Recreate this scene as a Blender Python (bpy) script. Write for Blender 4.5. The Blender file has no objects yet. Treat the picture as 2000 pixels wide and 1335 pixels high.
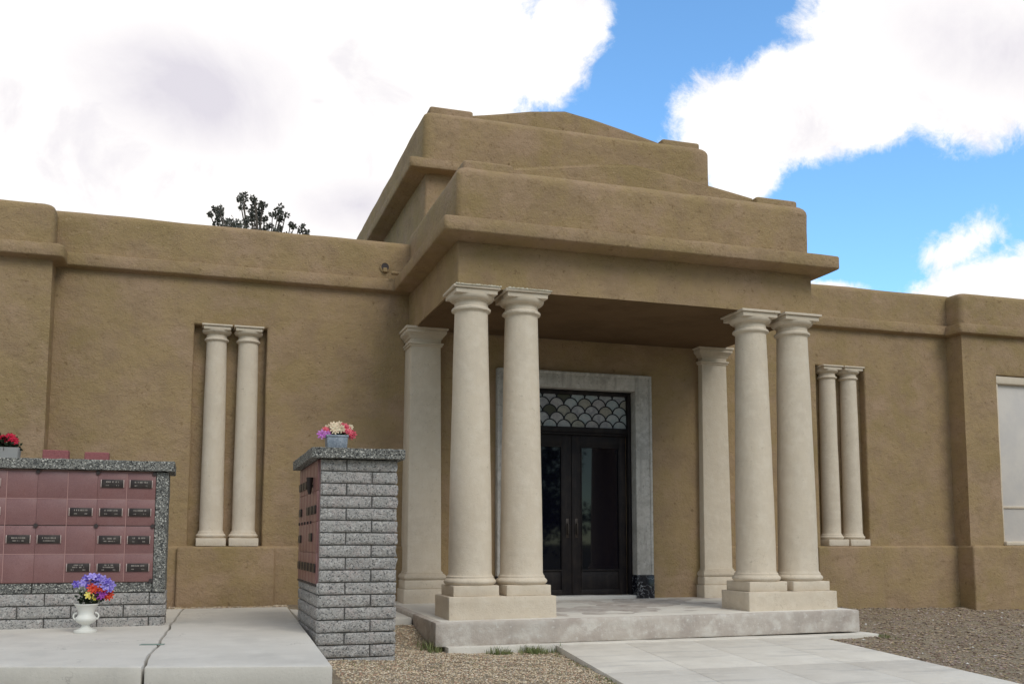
import bpy, bmesh, math, random
from mathutils import Vector, Matrix, noise
random.seed(11)
scene = bpy.context.scene
R_ = math.radians

# ------------------------------------------------------------------ camera
F_PX = 1907.229; PP_Y = 867.184
CR = Vector((0.950890, -0.309528, 0.000712)); CU = Vector((-0.031576, -0.094715, 0.995004)); CF = Vector((0.307914, 0.946161, 0.099837))
CAM = Vector((-5.337, -13.704, 0.85))
cd = bpy.data.cameras.new('camera'); cam = bpy.data.objects.new('camera', cd)
scene.collection.objects.link(cam); scene.camera = cam
cd.sensor_width = 36; cd.lens = F_PX / 2000 * 36; cd.shift_y = (PP_Y - 667.5) / 2000
cd.clip_start = 0.05; cd.clip_end = 3000
M = Matrix((CR, CU, -CF)).transposed().to_4x4(); M.translation = CAM; cam.matrix_world = M

# ------------------------------------------------------------------ world
SUN_EL, SUN_AZ = R_(42), R_(158)      # azimuth measured clockwise from +Y
world = bpy.data.worlds.new('World'); scene.world = world; world.use_nodes = True
wn = world.node_tree.nodes; wl = world.node_tree.links; wn.clear()
def N(nodes, t, **kw):
    n = nodes.new(t)
    for k, v_ in kw.items(): setattr(n, k, v_)
    return n
def setin(links, sock, val):
    if hasattr(val, 'links') or hasattr(val, 'is_output'): links.new(val, sock)
    else: sock.default_value = val
def MT(nodes, links, op, a, b=None, c=None, clamp=False):
    n = nodes.new('ShaderNodeMath'); n.operation = op; n.use_clamp = clamp
    setin(links, n.inputs[0], a)
    if b is not None: setin(links, n.inputs[1], b)
    if c is not None: setin(links, n.inputs[2], c)
    return n.outputs[0]
def wm(op, a, b=None, c=None, clamp=False): return MT(wn, wl, op, a, b, c, clamp)
out = N(wn, 'ShaderNodeOutputWorld'); bg = N(wn, 'ShaderNodeBackground'); bg.inputs['Strength'].default_value = 0.1
wl.new(bg.outputs[0], out.inputs[0])
sky = N(wn, 'ShaderNodeTexSky', sky_type='NISHITA'); sky.sun_disc = False
sky.sun_elevation = SUN_EL; sky.sun_rotation = SUN_AZ; sky.altitude = 1500; sky.air_density = 1.0; sky.dust_density = 0.3; sky.ozone_density = 1.5
tc = N(wn, 'ShaderNodeTexCoord')
def wdot(vec):
    n = N(wn, 'ShaderNodeVectorMath', operation='DOT_PRODUCT'); wl.new(tc.outputs['Generated'], n.inputs[0]); n.inputs[1].default_value = vec
    return n.outputs['Value']
# two fixed compass axes of the sky give each cloud bank its bearing and height
AX, AY, AZ = CR, CU, CF
df = wm('MAXIMUM', wdot(AZ), 0.05)
p = wm('DIVIDE', wdot(AX), df); q = wm('DIVIDE', wdot(AY), df)
def nz(scale, detail=6, rough=0.6, off=(0, 0, 0), dist=0.0):
    mp = N(wn, 'ShaderNodeMapping'); mp.inputs['Location'].default_value = off
    wl.new(tc.outputs['Generated'], mp.inputs[0])
    n = N(wn, 'ShaderNodeTexNoise'); n.inputs['Scale'].default_value = scale; n.inputs['Detail'].default_value = detail
    n.inputs['Roughness'].default_value = rough; n.inputs['Distortion'].default_value = dist
    wl.new(mp.outputs[0], n.inputs['Vector']); return n.outputs['Fac']
def blob(cx, cy, rx, ry, rot=0.0):
    a = wm('SUBTRACT', p, (cx - 1000) / F_PX); b = wm('SUBTRACT', q, (PP_Y - cy) / F_PX)
    c_, s_ = math.cos(R_(rot)), math.sin(R_(rot))
    u = wm('ADD', wm('MULTIPLY', a, c_), wm('MULTIPLY', b, s_)); w = wm('SUBTRACT', wm('MULTIPLY', b, c_), wm('MULTIPLY', a, s_))
    u = wm('MULTIPLY', u, F_PX / rx); w = wm('MULTIPLY', w, F_PX / ry)
    return wm('SUBTRACT', 1.0, wm('SQRT', wm('ADD', wm('MULTIPLY', u, u), wm('MULTIPLY', w, w))))
def mx(L):
    r = L[0]
    for x in L[1:]: r = wm('MAXIMUM', r, x)
    return r
n1 = wm('SUBTRACT', nz(7, 12, 0.66, dist=0.3), 0.5); n2 = wm('SUBTRACT', nz(24, 12, 0.72, (3, 1, 2), 0.4), 0.5)
nsum = wm('ADD', wm('MULTIPLY', n1, 1.15), wm('MULTIPLY', n2, 1.0))
big = wm('MULTIPLY', blob(250, 100, 860, 560), 3.0)
banks = mx([big, blob(1110, 45, 95, 85), blob(1060, 120, 90, 110),
            wm('MULTIPLY', blob(1860, 90, 300, 190, -8), 1.6), wm('MULTIPLY', blob(1600, 190, 250, 120, 22), 1.4), blob(1440, 250, 150, 110), blob(1455, 335, 75, 65),
            blob(1660, 215, 190, 95, 10), wm('MULTIPLY', blob(2070, 575, 370, 120, 14), 1.3), wm('MULTIPLY', blob(1878, 482, 85, 34, 18), 0.30),
            wm('MULTIPLY', blob(1620, 562, 80, 16), 0.5)])
frontfield = wm('ADD', banks, nsum)
backfield = wm('ADD', wm('SUBTRACT', nz(2.2, 8, 0.6, (5, 5, 1)), 0.40), wm('MULTIPLY', n2, 0.2))
isfront = N(wn, 'ShaderNodeMapRange'); isfront.inputs['From Min'].default_value = 0.35; isfront.inputs['From Max'].default_value = 0.6
wl.new(wdot(AZ), isfront.inputs['Value'])
mixf = N(wn, 'ShaderNodeMix'); mixf.data_type = 'FLOAT'
wl.new(isfront.outputs[0], mixf.inputs[0]); wl.new(backfield, mixf.inputs[2]); wl.new(frontfield, mixf.inputs[3])
cov = N(wn, 'ShaderNodeMapRange', interpolation_type='SMOOTHSTEP'); cov.inputs['From Min'].default_value = -0.12; cov.inputs['From Max'].default_value = 0.30
wl.new(mixf.outputs[0], cov.inputs['Value'])
# thick parts of the cloud banks are a little greyer
grey = wm('MAXIMUM', mx([blob(360, 175, 380, 165, -10), wm('MULTIPLY', blob(700, 400, 200, 80), 0.9), wm('MULTIPLY', blob(620, 198, 30, 14), 0.8), wm('MULTIPLY', blob(1930, 90, 330, 150, -15), 0.95)]), 0.0)
grey = wm('MULTIPLY', wm('POWER', grey, 0.8), wm('ADD', 0.95, wm('MULTIPLY', n1, 2.0)), clamp=True)
soft = N(wn, 'ShaderNodeMapRange', interpolation_type='SMOOTHSTEP'); soft.inputs['From Min'].default_value = 0.46; soft.inputs['From Max'].default_value = 0.72; soft.inputs['To Max'].default_value = 0.62
wl.new(nz(9, 9, 0.6, (8, 2, 4), 0.5), soft.inputs['Value'])
grey = wm('MAXIMUM', grey, soft.outputs[0])
ccol = N(wn, 'ShaderNodeMix'); ccol.data_type = 'RGBA'
wl.new(grey, ccol.inputs[0]); ccol.inputs[6].default_value = (11.6, 11.3, 11.0, 1); ccol.inputs[7].default_value = (7.8, 7.5, 8.2, 1)
skyc = N(wn, 'ShaderNodeMix'); skyc.data_type = 'RGBA'; skyc.blend_type = 'MULTIPLY'; skyc.inputs[0].default_value = 1
wl.new(sky.outputs[0], skyc.inputs[6]); skyc.inputs[7].default_value = (2.0, 2.75, 3.0, 1)
fin = N(wn, 'ShaderNodeMix'); fin.data_type = 'RGBA'
wl.new(cov.outputs[0], fin.inputs[0]); wl.new(skyc.outputs[2], fin.inputs[6]); wl.new(ccol.outputs[2], fin.inputs[7])
# away from the bank behind the building the cloud deck is bright overhead and dull low down
el = N(wn, 'ShaderNodeMapRange', interpolation_type='SMOOTHSTEP'); el.inputs['From Min'].default_value = 0.0; el.inputs['From Max'].default_value = 0.9
el.inputs['To Min'].default_value = 0.50; el.inputs['To Max'].default_value = 1.12; wl.new(wdot(Vector((0, 0, 1))), el.inputs['Value'])
elf = wm('ADD', wm('MULTIPLY', el.outputs[0], wm('SUBTRACT', 1.0, isfront.outputs[0])), isfront.outputs[0])
warm = N(wn, 'ShaderNodeMix'); warm.data_type = 'RGBA'; warm.blend_type = 'MULTIPLY'; wl.new(wm('SUBTRACT', 1.0, isfront.outputs[0]), warm.inputs[0]); wl.new(fin.outputs[2], warm.inputs[6]); warm.inputs[7].default_value = (1.06, 0.96, 0.80, 1)
scl = N(wn, 'ShaderNodeVectorMath', operation='SCALE'); wl.new(warm.outputs[2], scl.inputs[0]); wl.new(elf, scl.inputs['Scale'])
wl.new(scl.outputs[0], bg.inputs['Color'])

# ------------------------------------------------------------------ sun (behind thin cloud)
sd = bpy.data.lights.new('sun', 'SUN'); sd.energy = 1.45; sd.angle = R_(28); sd.color = (1, 0.94, 0.83)
so = bpy.data.objects.new('sun', sd); scene.collection.objects.link(so)
sdir = Vector((math.sin(SUN_AZ) * math.cos(SUN_EL), math.cos(SUN_AZ) * math.cos(SUN_EL), math.sin(SUN_EL)))
so.rotation_euler = sdir.to_track_quat('Z', 'Y').to_euler()
scene.view_settings.view_transform = 'Standard'; scene.view_settings.look = 'None'
scene.view_settings.exposure = 0.0; scene.view_settings.gamma = 1.0
scene.render.engine = 'CYCLES'

# ------------------------------------------------------------------ materials
def mat(name, base, rough=0.9, var=None, vscale=1.5, vamt=1.0, fine=None, fscale=60, fpos=(0.55, 0.7), bump=(), spec=0.3, metal=0.0, streak=None, specks=None, cracks=None):
    """base colour blended with `var` by a large noise, spotted with `fine`; bump = [(scale, distance, detail)]"""
    m = bpy.data.materials.new(name); m.use_nodes = True
    nd, ln = m.node_tree.nodes, m.node_tree.links
    b = nd['Principled BSDF']; b.inputs['Roughness'].default_value = rough; b.inputs['Metallic'].default_value = metal
    b.inputs['Specular IOR Level'].default_value = spec; b.inputs['Base Color'].default_value = (*base, 1)
    t = nd.new('ShaderNodeTexCoord'); g = nd.new('ShaderNodeNewGeometry')
    pos = g.outputs['Position']
    col = None
    def noise_(scale, detail=5, rough_=0.6, vec=None):
        n = nd.new('ShaderNodeTexNoise'); n.inputs['Scale'].default_value = scale; n.inputs['Detail'].default_value = detail; n.inputs['Roughness'].default_value = rough_
        ln.new(vec or pos, n.inputs['Vector']); return n.outputs['Fac']
    def ramp(fac, a, b_):
        r = nd.new('ShaderNodeMapRange'); r.interpolation_type = 'SMOOTHSTEP'; r.inputs['From Min'].default_value = a; r.inputs['From Max'].default_value = b_
        ln.new(fac, r.inputs['Value']); return r.outputs[0]
    def mixc(fac, a, b_):
        x = nd.new('ShaderNodeMix'); x.data_type = 'RGBA'; ln.new(fac, x.inputs[0])
        for s, c_ in ((x.inputs[6], a), (x.inputs[7], b_)):
            if isinstance(c_, tuple): s.default_value = (*c_, 1)
            else: ln.new(c_, s)
        return x.outputs[2]
    col = base
    if var:
        for k, vc in enumerate(var):
            f = ramp(noise_(vscale * (1 + 1.3 * k), 6, 0.62), 0.40 + 0.02 * k, 0.68)
            f = MT(nd, ln, 'MULTIPLY', f, vamt); col = mixc(f, col, vc)
    if streak:
        mp = nd.new('ShaderNodeMapping'); mp.inputs['Scale'].default_value = streak[1]; ln.new(pos, mp.inputs[0])
        f = MT(nd, ln, 'MULTIPLY', ramp(noise_(1.0, 5, 0.6, mp.outputs[0]), 0.5, 0.75), streak[2]); col = mixc(f, col, streak[0])
    if fine:
        for k, fc in enumerate(fine):
            f = ramp(noise_(fscale * (1 + 0.7 * k), 3, 0.7), *fpos); col = mixc(f, col, fc)
    if cracks:
        sc, wid, ccl, amt = cracks
        nn = nd.new('ShaderNodeTexNoise'); nn.inputs['Scale'].default_value = 3.0; nn.inputs['Detail'].default_value = 6; ln.new(pos, nn.inputs['Vector'])
        vs_ = nd.new('ShaderNodeVectorMath'); vs_.operation = 'MULTIPLY_ADD'; ln.new(nn.outputs['Color'], vs_.inputs[0]); vs_.inputs[1].default_value = (.9, .9, .9); ln.new(pos, vs_.inputs[2])
        vo = nd.new('ShaderNodeTexVoronoi'); vo.feature = 'DISTANCE_TO_EDGE'; vo.inputs['Scale'].default_value = sc; ln.new(vs_.outputs[0], vo.inputs['Vector'])
        f = MT(nd, ln, 'LESS_THAN', vo.outputs['Distance'], wid); f = MT(nd, ln, 'MULTIPLY', f, ramp(noise_(0.9, 3, .5), .50, .60)); col = mixc(MT(nd, ln, 'MULTIPLY', f, amt), col, ccl)
    if specks:
        for sc, stops in specks:      # stops: (from, to, colour) on the random value of each cell
            vo = nd.new('ShaderNodeTexVoronoi'); vo.inputs['Scale'].default_value = sc; ln.new(pos, vo.inputs['Vector'])
            sp = nd.new('ShaderNodeSeparateColor'); ln.new(vo.outputs['Color'], sp.inputs[0])
            for a_, b_, c_ in stops:
                f = MT(nd, ln, 'MULTIPLY', MT(nd, ln, 'GREATER_THAN', sp.outputs[0], a_), MT(nd, ln, 'LESS_THAN', sp.outputs[0], b_)); col = mixc(f, col, c_)
    if not isinstance(col, tuple): ln.new(col, b.inputs['Base Color'])
    prev = None
    for sc, dist, det in bump:
        bn = nd.new('ShaderNodeBump'); bn.inputs['Distance'].default_value = dist; bn.inputs['Strength'].default_value = 1.0
        ln.new(noise_(sc, det, 0.65), bn.inputs['Height'])
        if prev is not None: ln.new(prev, bn.inputs['Normal'])
        prev = bn.outputs[0]
    if prev is not None: ln.new(prev, b.inputs['Normal'])
    return m
STUCCO = mat('stucco', (0.358, 0.258, 0.143), 0.95, var=[(0.295, 0.218, 0.110), (0.375, 0.264, 0.176), (0.310, 0.220, 0.136)], vscale=0.75, vamt=0.95,
             fine=[(0.205, 0.138, 0.075), (0.41, 0.30, 0.19), (0.22, 0.15, 0.085)], fscale=10, fpos=(0.59, 0.78), bump=[(2.2, 0.020, 4), (9, 0.020, 6), (38, 0.010, 5)], spec=0.1, streak=((0.235, 0.165, 0.092), (3.5, 3.5, 9), 0.40),
             cracks=(1.1, 0.0035, (0.17, 0.115, 0.06), 0.45))
PLASTER = mat('column_plaster', (0.64, 0.555, 0.445), 0.88, var=[(0.61, 0.53, 0.43), (0.67, 0.59, 0.485)], vscale=3, bump=[(14, 0.007, 5), (90, 0.004, 3)], spec=0.15,
              fine=[(0.47, 0.40, 0.31)], fscale=18, fpos=(0.62, 0.80), streak=((0.55, 0.47, 0.375), (5, 5, 1.2), 0.4), cracks=(2.5, 0.003, (0.35, 0.29, 0.22), 0.5))
CHIPPED = mat('chipped_plaster', (0.62, 0.58, 0.48), 0.9, var=[(0.42, 0.36, 0.25)], vscale=14, bump=[(40, 0.012, 5)], spec=0.2)
BLIND = mat('cream_blind', (0.62, 0.58, 0.54), 0.8, var=[(0.56, 0.53, 0.51)], vscale=2, bump=[(3, 0.006, 3)])
CONC = mat('concrete', (0.60, 0.575, 0.53), 0.92, var=[(0.55, 0.528, 0.488), (0.63, 0.605, 0.56)], vscale=1.1, fine=[(0.43, 0.42, 0.40)], fscale=60, fpos=(0.6, 0.78),
           bump=[(30, 0.003, 5), (160, 0.001, 3)], spec=0.2, streak=((0.40, 0.39, 0.365), (2.2, 1.1, 1), 0.35), cracks=(0.7, 0.003, (0.22, 0.21, 0.20), 0.5))
CONCW = mat('walk_concrete', (0.67, 0.635, 0.575), 0.92, var=[(0.61, 0.575, 0.52), (0.70, 0.665, 0.605)], vscale=1.6, fine=[(0.40, 0.38, 0.35)], fscale=45, fpos=(0.62, 0.8),
            bump=[(25, 0.004, 6), (160, 0.001, 3)], spec=0.2, streak=((0.40, 0.385, 0.37), (1.2, 7, 1), 0.5))
CONCOLD = mat('old_step_concrete', (0.50, 0.45, 0.405), 0.95, var=[(0.40, 0.345, 0.31), (0.60, 0.565, 0.52)], vscale=2.4, fine=[(0.62, 0.60, 0.57)], fscale=22, fpos=(0.58, 0.75),
              bump=[(12, 0.012, 6), (80, 0.003, 4)], spec=0.15, streak=((0.33, 0.29, 0.265), (2.5, 2.5, 0.6), 0.7))
AGG = mat('exposed_aggregate', (0.19, 0.19, 0.178), 0.85, var=[(0.11, 0.112, 0.108)], vscale=5, specks=[(75, [(0, .16, (0.05, 0.05, 0.05)), (.80, .92, (0.30, 0.295, 0.27)), (.92, 1.1, (0.56, 0.55, 0.51))]), (150, [(0, .12, (0.06, 0.06, 0.06)), (.88, 1.1, (0.40, 0.40, 0.37))])],
          bump=[(60, 0.014, 3)], spec=0.25)
SPLIT = mat('split_face_block', (0.45, 0.435, 0.42), 0.95, var=[(0.37, 0.358, 0.348), (0.47, 0.42, 0.405)], vscale=3.5, specks=[(70, [(0, .05, (0.17, 0.17, 0.17)), (.05, .17, (0.33, 0.325, 0.32)), (.88, 1.1, (0.56, 0.545, 0.525))]), (140, [(0, .10, (0.17, 0.17, 0.17)), (.88, 1.1, (0.48, 0.465, 0.45))])],
            bump=[(30, 0.022, 5), (80, 0.01, 3)], spec=0.12)
MORTAR = mat('mortar', (0.16, 0.156, 0.15), 0.95, bump=[(60, 0.004, 3)])
PINK = mat('pink_granite', (0.225, 0.104, 0.100), 0.40, var=[(0.20, 0.098, 0.098), (0.235, 0.12, 0.118)], vscale=1.6, fine=[(0.15, 0.062, 0.062), (0.30, 0.175, 0.168)], fscale=120, fpos=(0.55, 0.7), spec=0.6)
PINKJ = mat('panel_joint', (0.42, 0.25, 0.235), 0.8)
PINKR = mat('rough_pink_granite', (0.30, 0.11, 0.115), 0.8, fine=[(0.2, 0.07, 0.08)], fscale=60, bump=[(50, 0.006, 4)])
BRONZE = mat('dark_bronze', (0.035, 0.026, 0.026), 0.45, var=[(0.055, 0.045, 0.04)], vscale=12, spec=0.5, metal=0.3)
BRONZEHI = mat('bright_bronze', (0.50, 0.40, 0.37), 0.4, spec=0.5, metal=0.4)
LETTER = mat('raised_letters', (0.36, 0.32, 0.29), 0.5, metal=0.3)
DARKST = mat('dark_bolt', (0.05, 0.04, 0.04), 0.6)
MARBLE = mat('grey_marble', (0.46, 0.44, 0.41), 0.5, var=[(0.34, 0.325, 0.30), (0.52, 0.505, 0.48)], vscale=3.5, fine=[(0.30, 0.285, 0.265)], fscale=30, fpos=(0.52, 0.70),
             spec=0.3, streak=((0.26, 0.245, 0.23), (22, 22, 1.6), 0.8), bump=[(60, 0.001, 3)])
DOORM = mat('bronze_door', (0.008, 0.006, 0.008), 0.55, var=[(0.018, 0.014, 0.013)], vscale=6, spec=0.25, streak=((0.034, 0.027, 0.025), (14, 14, 1.5), 0.6))
HANDLE = mat('worn_handle', (0.06, 0.05, 0.045), 0.35, metal=0.6)
SILL = mat('sill', (0.56, 0.54, 0.51), 0.85, bump=[(30, 0.004, 4)])
def black_marble():
    m = mat('black_marble', (0.010, 0.011, 0.017), 0.2, spec=0.5)
    nd, ln = m.node_tree.nodes, m.node_tree.links; b = nd['Principled BSDF']; g = nd.new('ShaderNodeNewGeometry')
    n = nd.new('ShaderNodeTexNoise'); n.inputs['Scale'].default_value = 5; n.inputs['Detail'].default_value = 6; n.inputs['Distortion'].default_value = 1.2
    ln.new(g.outputs['Position'], n.inputs['Vector'])
    a = MT(nd, ln, 'ABSOLUTE', MT(nd, ln, 'SUBTRACT', n.outputs['Fac'], 0.5)); r = nd.new('ShaderNodeMapRange'); r.inputs['From Min'].default_value = 0.0; r.inputs['From Max'].default_value = 0.012
    r.inputs['To Min'].default_value = 1; r.inputs['To Max'].default_value = 0; ln.new(a, r.inputs['Value'])
    x = nd.new('ShaderNodeMix'); x.data_type = 'RGBA'; ln.new(r.outputs[0], x.inputs[0]); x.inputs[6].default_value = (0.010, 0.011, 0.017, 1); x.inputs[7].default_value = (0.35, 0.36, 0.38, 1)
    ln.new(x.outputs[2], b.inputs['Base Color']); return m
BLACKM = black_marble()
GLASS = mat('dark_glass', (0.003, 0.003, 0.008), 0.03, spec=0.42)
SCALES = [mat('opal_glass_%d' % i, c, 0.3, var=[c2], vscale=16, spec=0.5, streak=((c[0]*.6, c[1]*.6, c[2]*.6), (60, 60, 9), 0.7)) for i, (c, c2) in enumerate([
    ((0.34, 0.35, 0.37), (0.21, 0.21, 0.24)), ((0.28, 0.27, 0.29), (0.38, 0.38, 0.38)), ((0.29, 0.28, 0.24), (0.20, 0.195, 0.18)), ((0.27, 0.32, 0.345), (0.36, 0.37, 0.39))])]
OLIVE = mat('olive_glass', (0.040, 0.038, 0.018), 0.3, spec=0.4)
LEAD = mat('lead_came', (0.012, 0.013, 0.020), 0.5)
WHITE = mat('white_vase', (0.72, 0.72, 0.68), 0.45, spec=0.4)
ZINC = mat('zinc', (0.24, 0.28, 0.34), 0.5, var=[(0.36, 0.40, 0.46), (0.18, 0.21, 0.26)], vscale=25, metal=0.35, spec=0.5)
GREYPOT = mat('grey_planter', (0.33, 0.33, 0.33), 0.85, bump=[(40, 0.003, 4)])
GREEN = mat('leaf_green', (0.035, 0.06, 0.022), 0.7, var=[(0.06, 0.09, 0.03)], vscale=30)
DKGREEN = mat('dark_leaf', (0.018, 0.03, 0.014), 0.7)
GRASS = mat('weed_green', (0.17, 0.215, 0.08), 0.8, var=[(0.34, 0.30, 0.16), (0.12, 0.17, 0.055)], vscale=9)
TAPE = mat('green_strip', (0.20, 0.26, 0.23), 0.8)
GUM = mat('gum_leaf', (0.080, 0.086, 0.066), 0.7, var=[(0.15, 0.145, 0.13)], vscale=2)
BARK = mat('bark', (0.13, 0.11, 0.095), 0.9, bump=[(12, 0.02, 5)])
ROOF = mat('roof_gravel', (0.25, 0.23, 0.20), 0.95)
GROUND = mat('gravel_ground', (0.36, 0.29, 0.21), 1.0, var=[(0.29, 0.225, 0.16), (0.41, 0.35, 0.255)], vscale=1.7, fine=[(0.15, 0.11, 0.085), (0.42, 0.38, 0.32)], fscale=55, fpos=(0.56, 0.66),
             bump=[(3, 0.05, 5), (45, 0.03, 5), (120, 0.012, 3)], spec=0.1)
def petal(name, c, c2): return mat(name, c, 0.6, var=[c2], vscale=60, spec=0.2)
P_PURPLE = petal('purple_petal', (0.09, 0.05, 0.40), (0.42, 0.36, 0.80)); P_LILAC = petal('lilac_petal', (0.26, 0.20, 0.66), (0.55, 0.48, 0.85)); P_RED = petal('red_petal', (0.60, 0.035, 0.02), (0.75, 0.16, 0.08))
P_MAG = petal('magenta_petal', (0.30, 0.03, 0.33), (0.48, 0.16, 0.55)); P_YEL = petal('yellow_petal', (0.75, 0.60, 0.06), (0.85, 0.8, 0.35))
P_PINK = petal('rose_petal', (0.62, 0.06, 0.12), (0.75, 0.25, 0.26)); P_CREAM = petal('cream_petal', (0.75, 0.58, 0.42), (0.62, 0.62, 0.45))
P_ORCH = petal('orchid_petal', (0.48, 0.11, 0.50), (0.65, 0.35, 0.65)); P_CRIM = petal('crimson_petal', (0.42, 0.005, 0.03), (0.62, 0.03, 0.08))

# ------------------------------------------------------------------ helpers
def tag(o, label=None, cat=None, group=None, kind=None):
    if label: o['label'] = label
    if cat: o['category'] = cat
    if group: o['group'] = group
    if kind: o['kind'] = kind
    return o
def empty(name, loc):
    o = bpy.data.objects.new(name, None); scene.collection.objects.link(o); o.location = loc; o.empty_display_size = 0.2
    return o
def link(name, bm, m, parent=None, smooth=True, angle=35):
    me = bpy.data.meshes.new(name); bm.normal_update(); bm.to_mesh(me); bm.free()
    for mm in (m if isinstance(m, (list, tuple)) else [m]): me.materials.append(mm)
    if smooth:
        me.shade_smooth(); me.set_sharp_from_angle(angle=R_(angle))
    o = bpy.data.objects.new(name, me); scene.collection.objects.link(o)
    if parent is not None:
        o.parent = parent
        wp = Vector((0, 0, 0)); q_ = parent
        while q_ is not None: wp += q_.location; q_ = q_.parent
        o.location = -wp          # meshes are written in world coordinates
    return o
def B(): return bmesh.new()
def addbox(bm, x0, x1, y0, y1, z0, z1, bev=0.0, seg=2, mi=0):
    r = bmesh.ops.create_cube(bm, size=1.0); vs = r['verts']
    for v in vs: v.co = Vector(((x0 + x1) / 2 + v.co.x * (x1 - x0), (y0 + y1) / 2 + v.co.y * (y1 - y0), (z0 + z1) / 2 + v.co.z * (z1 - z0)))
    fs = {f for v in vs for f in v.link_faces}
    for f in fs: f.material_index = mi
    if bev > 0:
        es = list({e for v in vs for e in v.link_edges})
        bmesh.ops.bevel(bm, geom=es, offset=bev, segments=seg, profile=0.5, affect='EDGES')
def dice(bm, step, maxn=90):
    """cut the mesh on a grid so that displacement has something to move"""
    if not bm.verts: return
    for ax in range(3):
        lo = min(v.co[ax] for v in bm.verts); hi = max(v.co[ax] for v in bm.verts)
        n = min(maxn, int((hi - lo) / step))
        for i in range(1, n + 1):
            t = lo + (hi - lo) * i / (n + 1); co = Vector((0, 0, 0)); no = Vector((0, 0, 0)); co[ax] = t; no[ax] = 1
            bmesh.ops.bisect_plane(bm, geom=bm.verts[:] + bm.edges[:] + bm.faces[:], dist=1e-5, plane_co=co, plane_no=no)
def wobble(bm, amp, scale=1.1, seed=0.0, amp2=0.0):
    bm.normal_update()
    for v in bm.verts:
        d = noise.noise(v.co * scale + Vector((seed, seed * 1.7, seed * .3))) * amp + noise.noise(v.co * scale * 4.3 + Vector((seed, 3, 9))) * (amp * 0.35)
        if amp2: d += noise.noise(v.co * 18) * amp2
        v.co += v.normal * d
def rrect(x0, x1, y0, y1, r, seg=4):
    r = max(0.001, r); pts = []
    for cx, cy, a0 in ((x1 - r, y1 - r, 0), (x0 + r, y1 - r, 90), (x0 + r, y0 + r, 180), (x1 - r, y0 + r, 270)):
        for i in range(seg + 1):
            a = R_(a0 + 90 * i / seg); pts.append((cx + r * math.cos(a), cy + r * math.sin(a)))
    return pts
def loft(bm, rings, seg=4):
    """rings: (x0,x1,y0,y1,z,cornerRadius) from the bottom up"""
    prev = None; first = None
    for (x0, x1, y0, y1, z, r) in rings:
        vs = [bm.verts.new((x, y, z)) for x, y in rrect(x0, x1, y0, y1, r, seg)]
        if prev:
            n = len(vs)
            for i in range(n): bm.faces.new((prev[i], prev[(i + 1) % n], vs[(i + 1) % n], vs[i]))
        else: first = vs
        prev = vs
    bm.faces.new(prev); bm.faces.new(list(reversed(first)))
def mass(name, x0, x1, y0, y1, z0, z1, parent, rt=0.10, rc=0.10, rb=0.0, m=None, amp=0.010, step=0.22, seed=0.0):
    """trowelled block with rounded top edge and corners"""
    bm = B(); rings = []
    if rb > 0:
        for i in range(4):
            a = R_(90 * i / 3); d = rb * (1 - math.sin(a)); rings.append((x0 + d, x1 - d, y0 + d, y1 - d, z0 + rb * (1 - math.cos(a)), rc))
    else: rings.append((x0, x1, y0, y1, z0, rc))
    for i in range(6):
        a = R_(90 * i / 5); d = rt * (1 - math.cos(a)); rings.append((x0 + d, x1 - d, y0 + d, y1 - d, z1 - rt + rt * math.sin(a), rc))
    loft(bm, rings, 5); dice(bm, step); wobble(bm, amp, 1.1, seed)
    return link(name, bm, m or STUCCO, parent, angle=50)
def cornice(name, x0, x1, y0, y1, z0, z1, dep, parent, seed=0.0, rc=0.05):
    """projecting rounded band: soffit climbs in from the wall"""
    bm = B(); g = 0.016
    rings = [(x0 + dep + .02, x1 - dep - .02, y0 + dep + .02, y1 - dep - .02, z0 - 0.03, rc * .5), (x0 + dep * .55, x1 - dep * .55, y0 + dep * .55, y1 - dep * .55, z0 - 0.004, rc * .8), (x0 + g, x1 - g, y0 + g, y1 - g, z0, rc), (x0 + g * .3, x1 - g * .3, y0 + g * .3, y1 - g * .3, z0 + g * .4, rc), (x0, x1, y0, y1, z0 + g, rc),
             (x0, x1, y0, y1, z1 - g * 1.3, rc), (x0 + g * .4, x1 - g * .4, y0 + g * .4, y1 - g * .4, z1 - g * .3, rc), (x0 + g * 1.5, x1 - g * 1.5, y0 + g * 1.5, y1 - g * 1.5, z1, rc), (x0 + dep, x1 - dep, y0 + dep, y1 - dep, z1 + .012, rc * .6)]
    loft(bm, rings, 4); dice(bm, 0.16); wobble(bm, 0.008, 2.0, seed)
    return link(name, bm, STUCCO, parent, angle=50)
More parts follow.
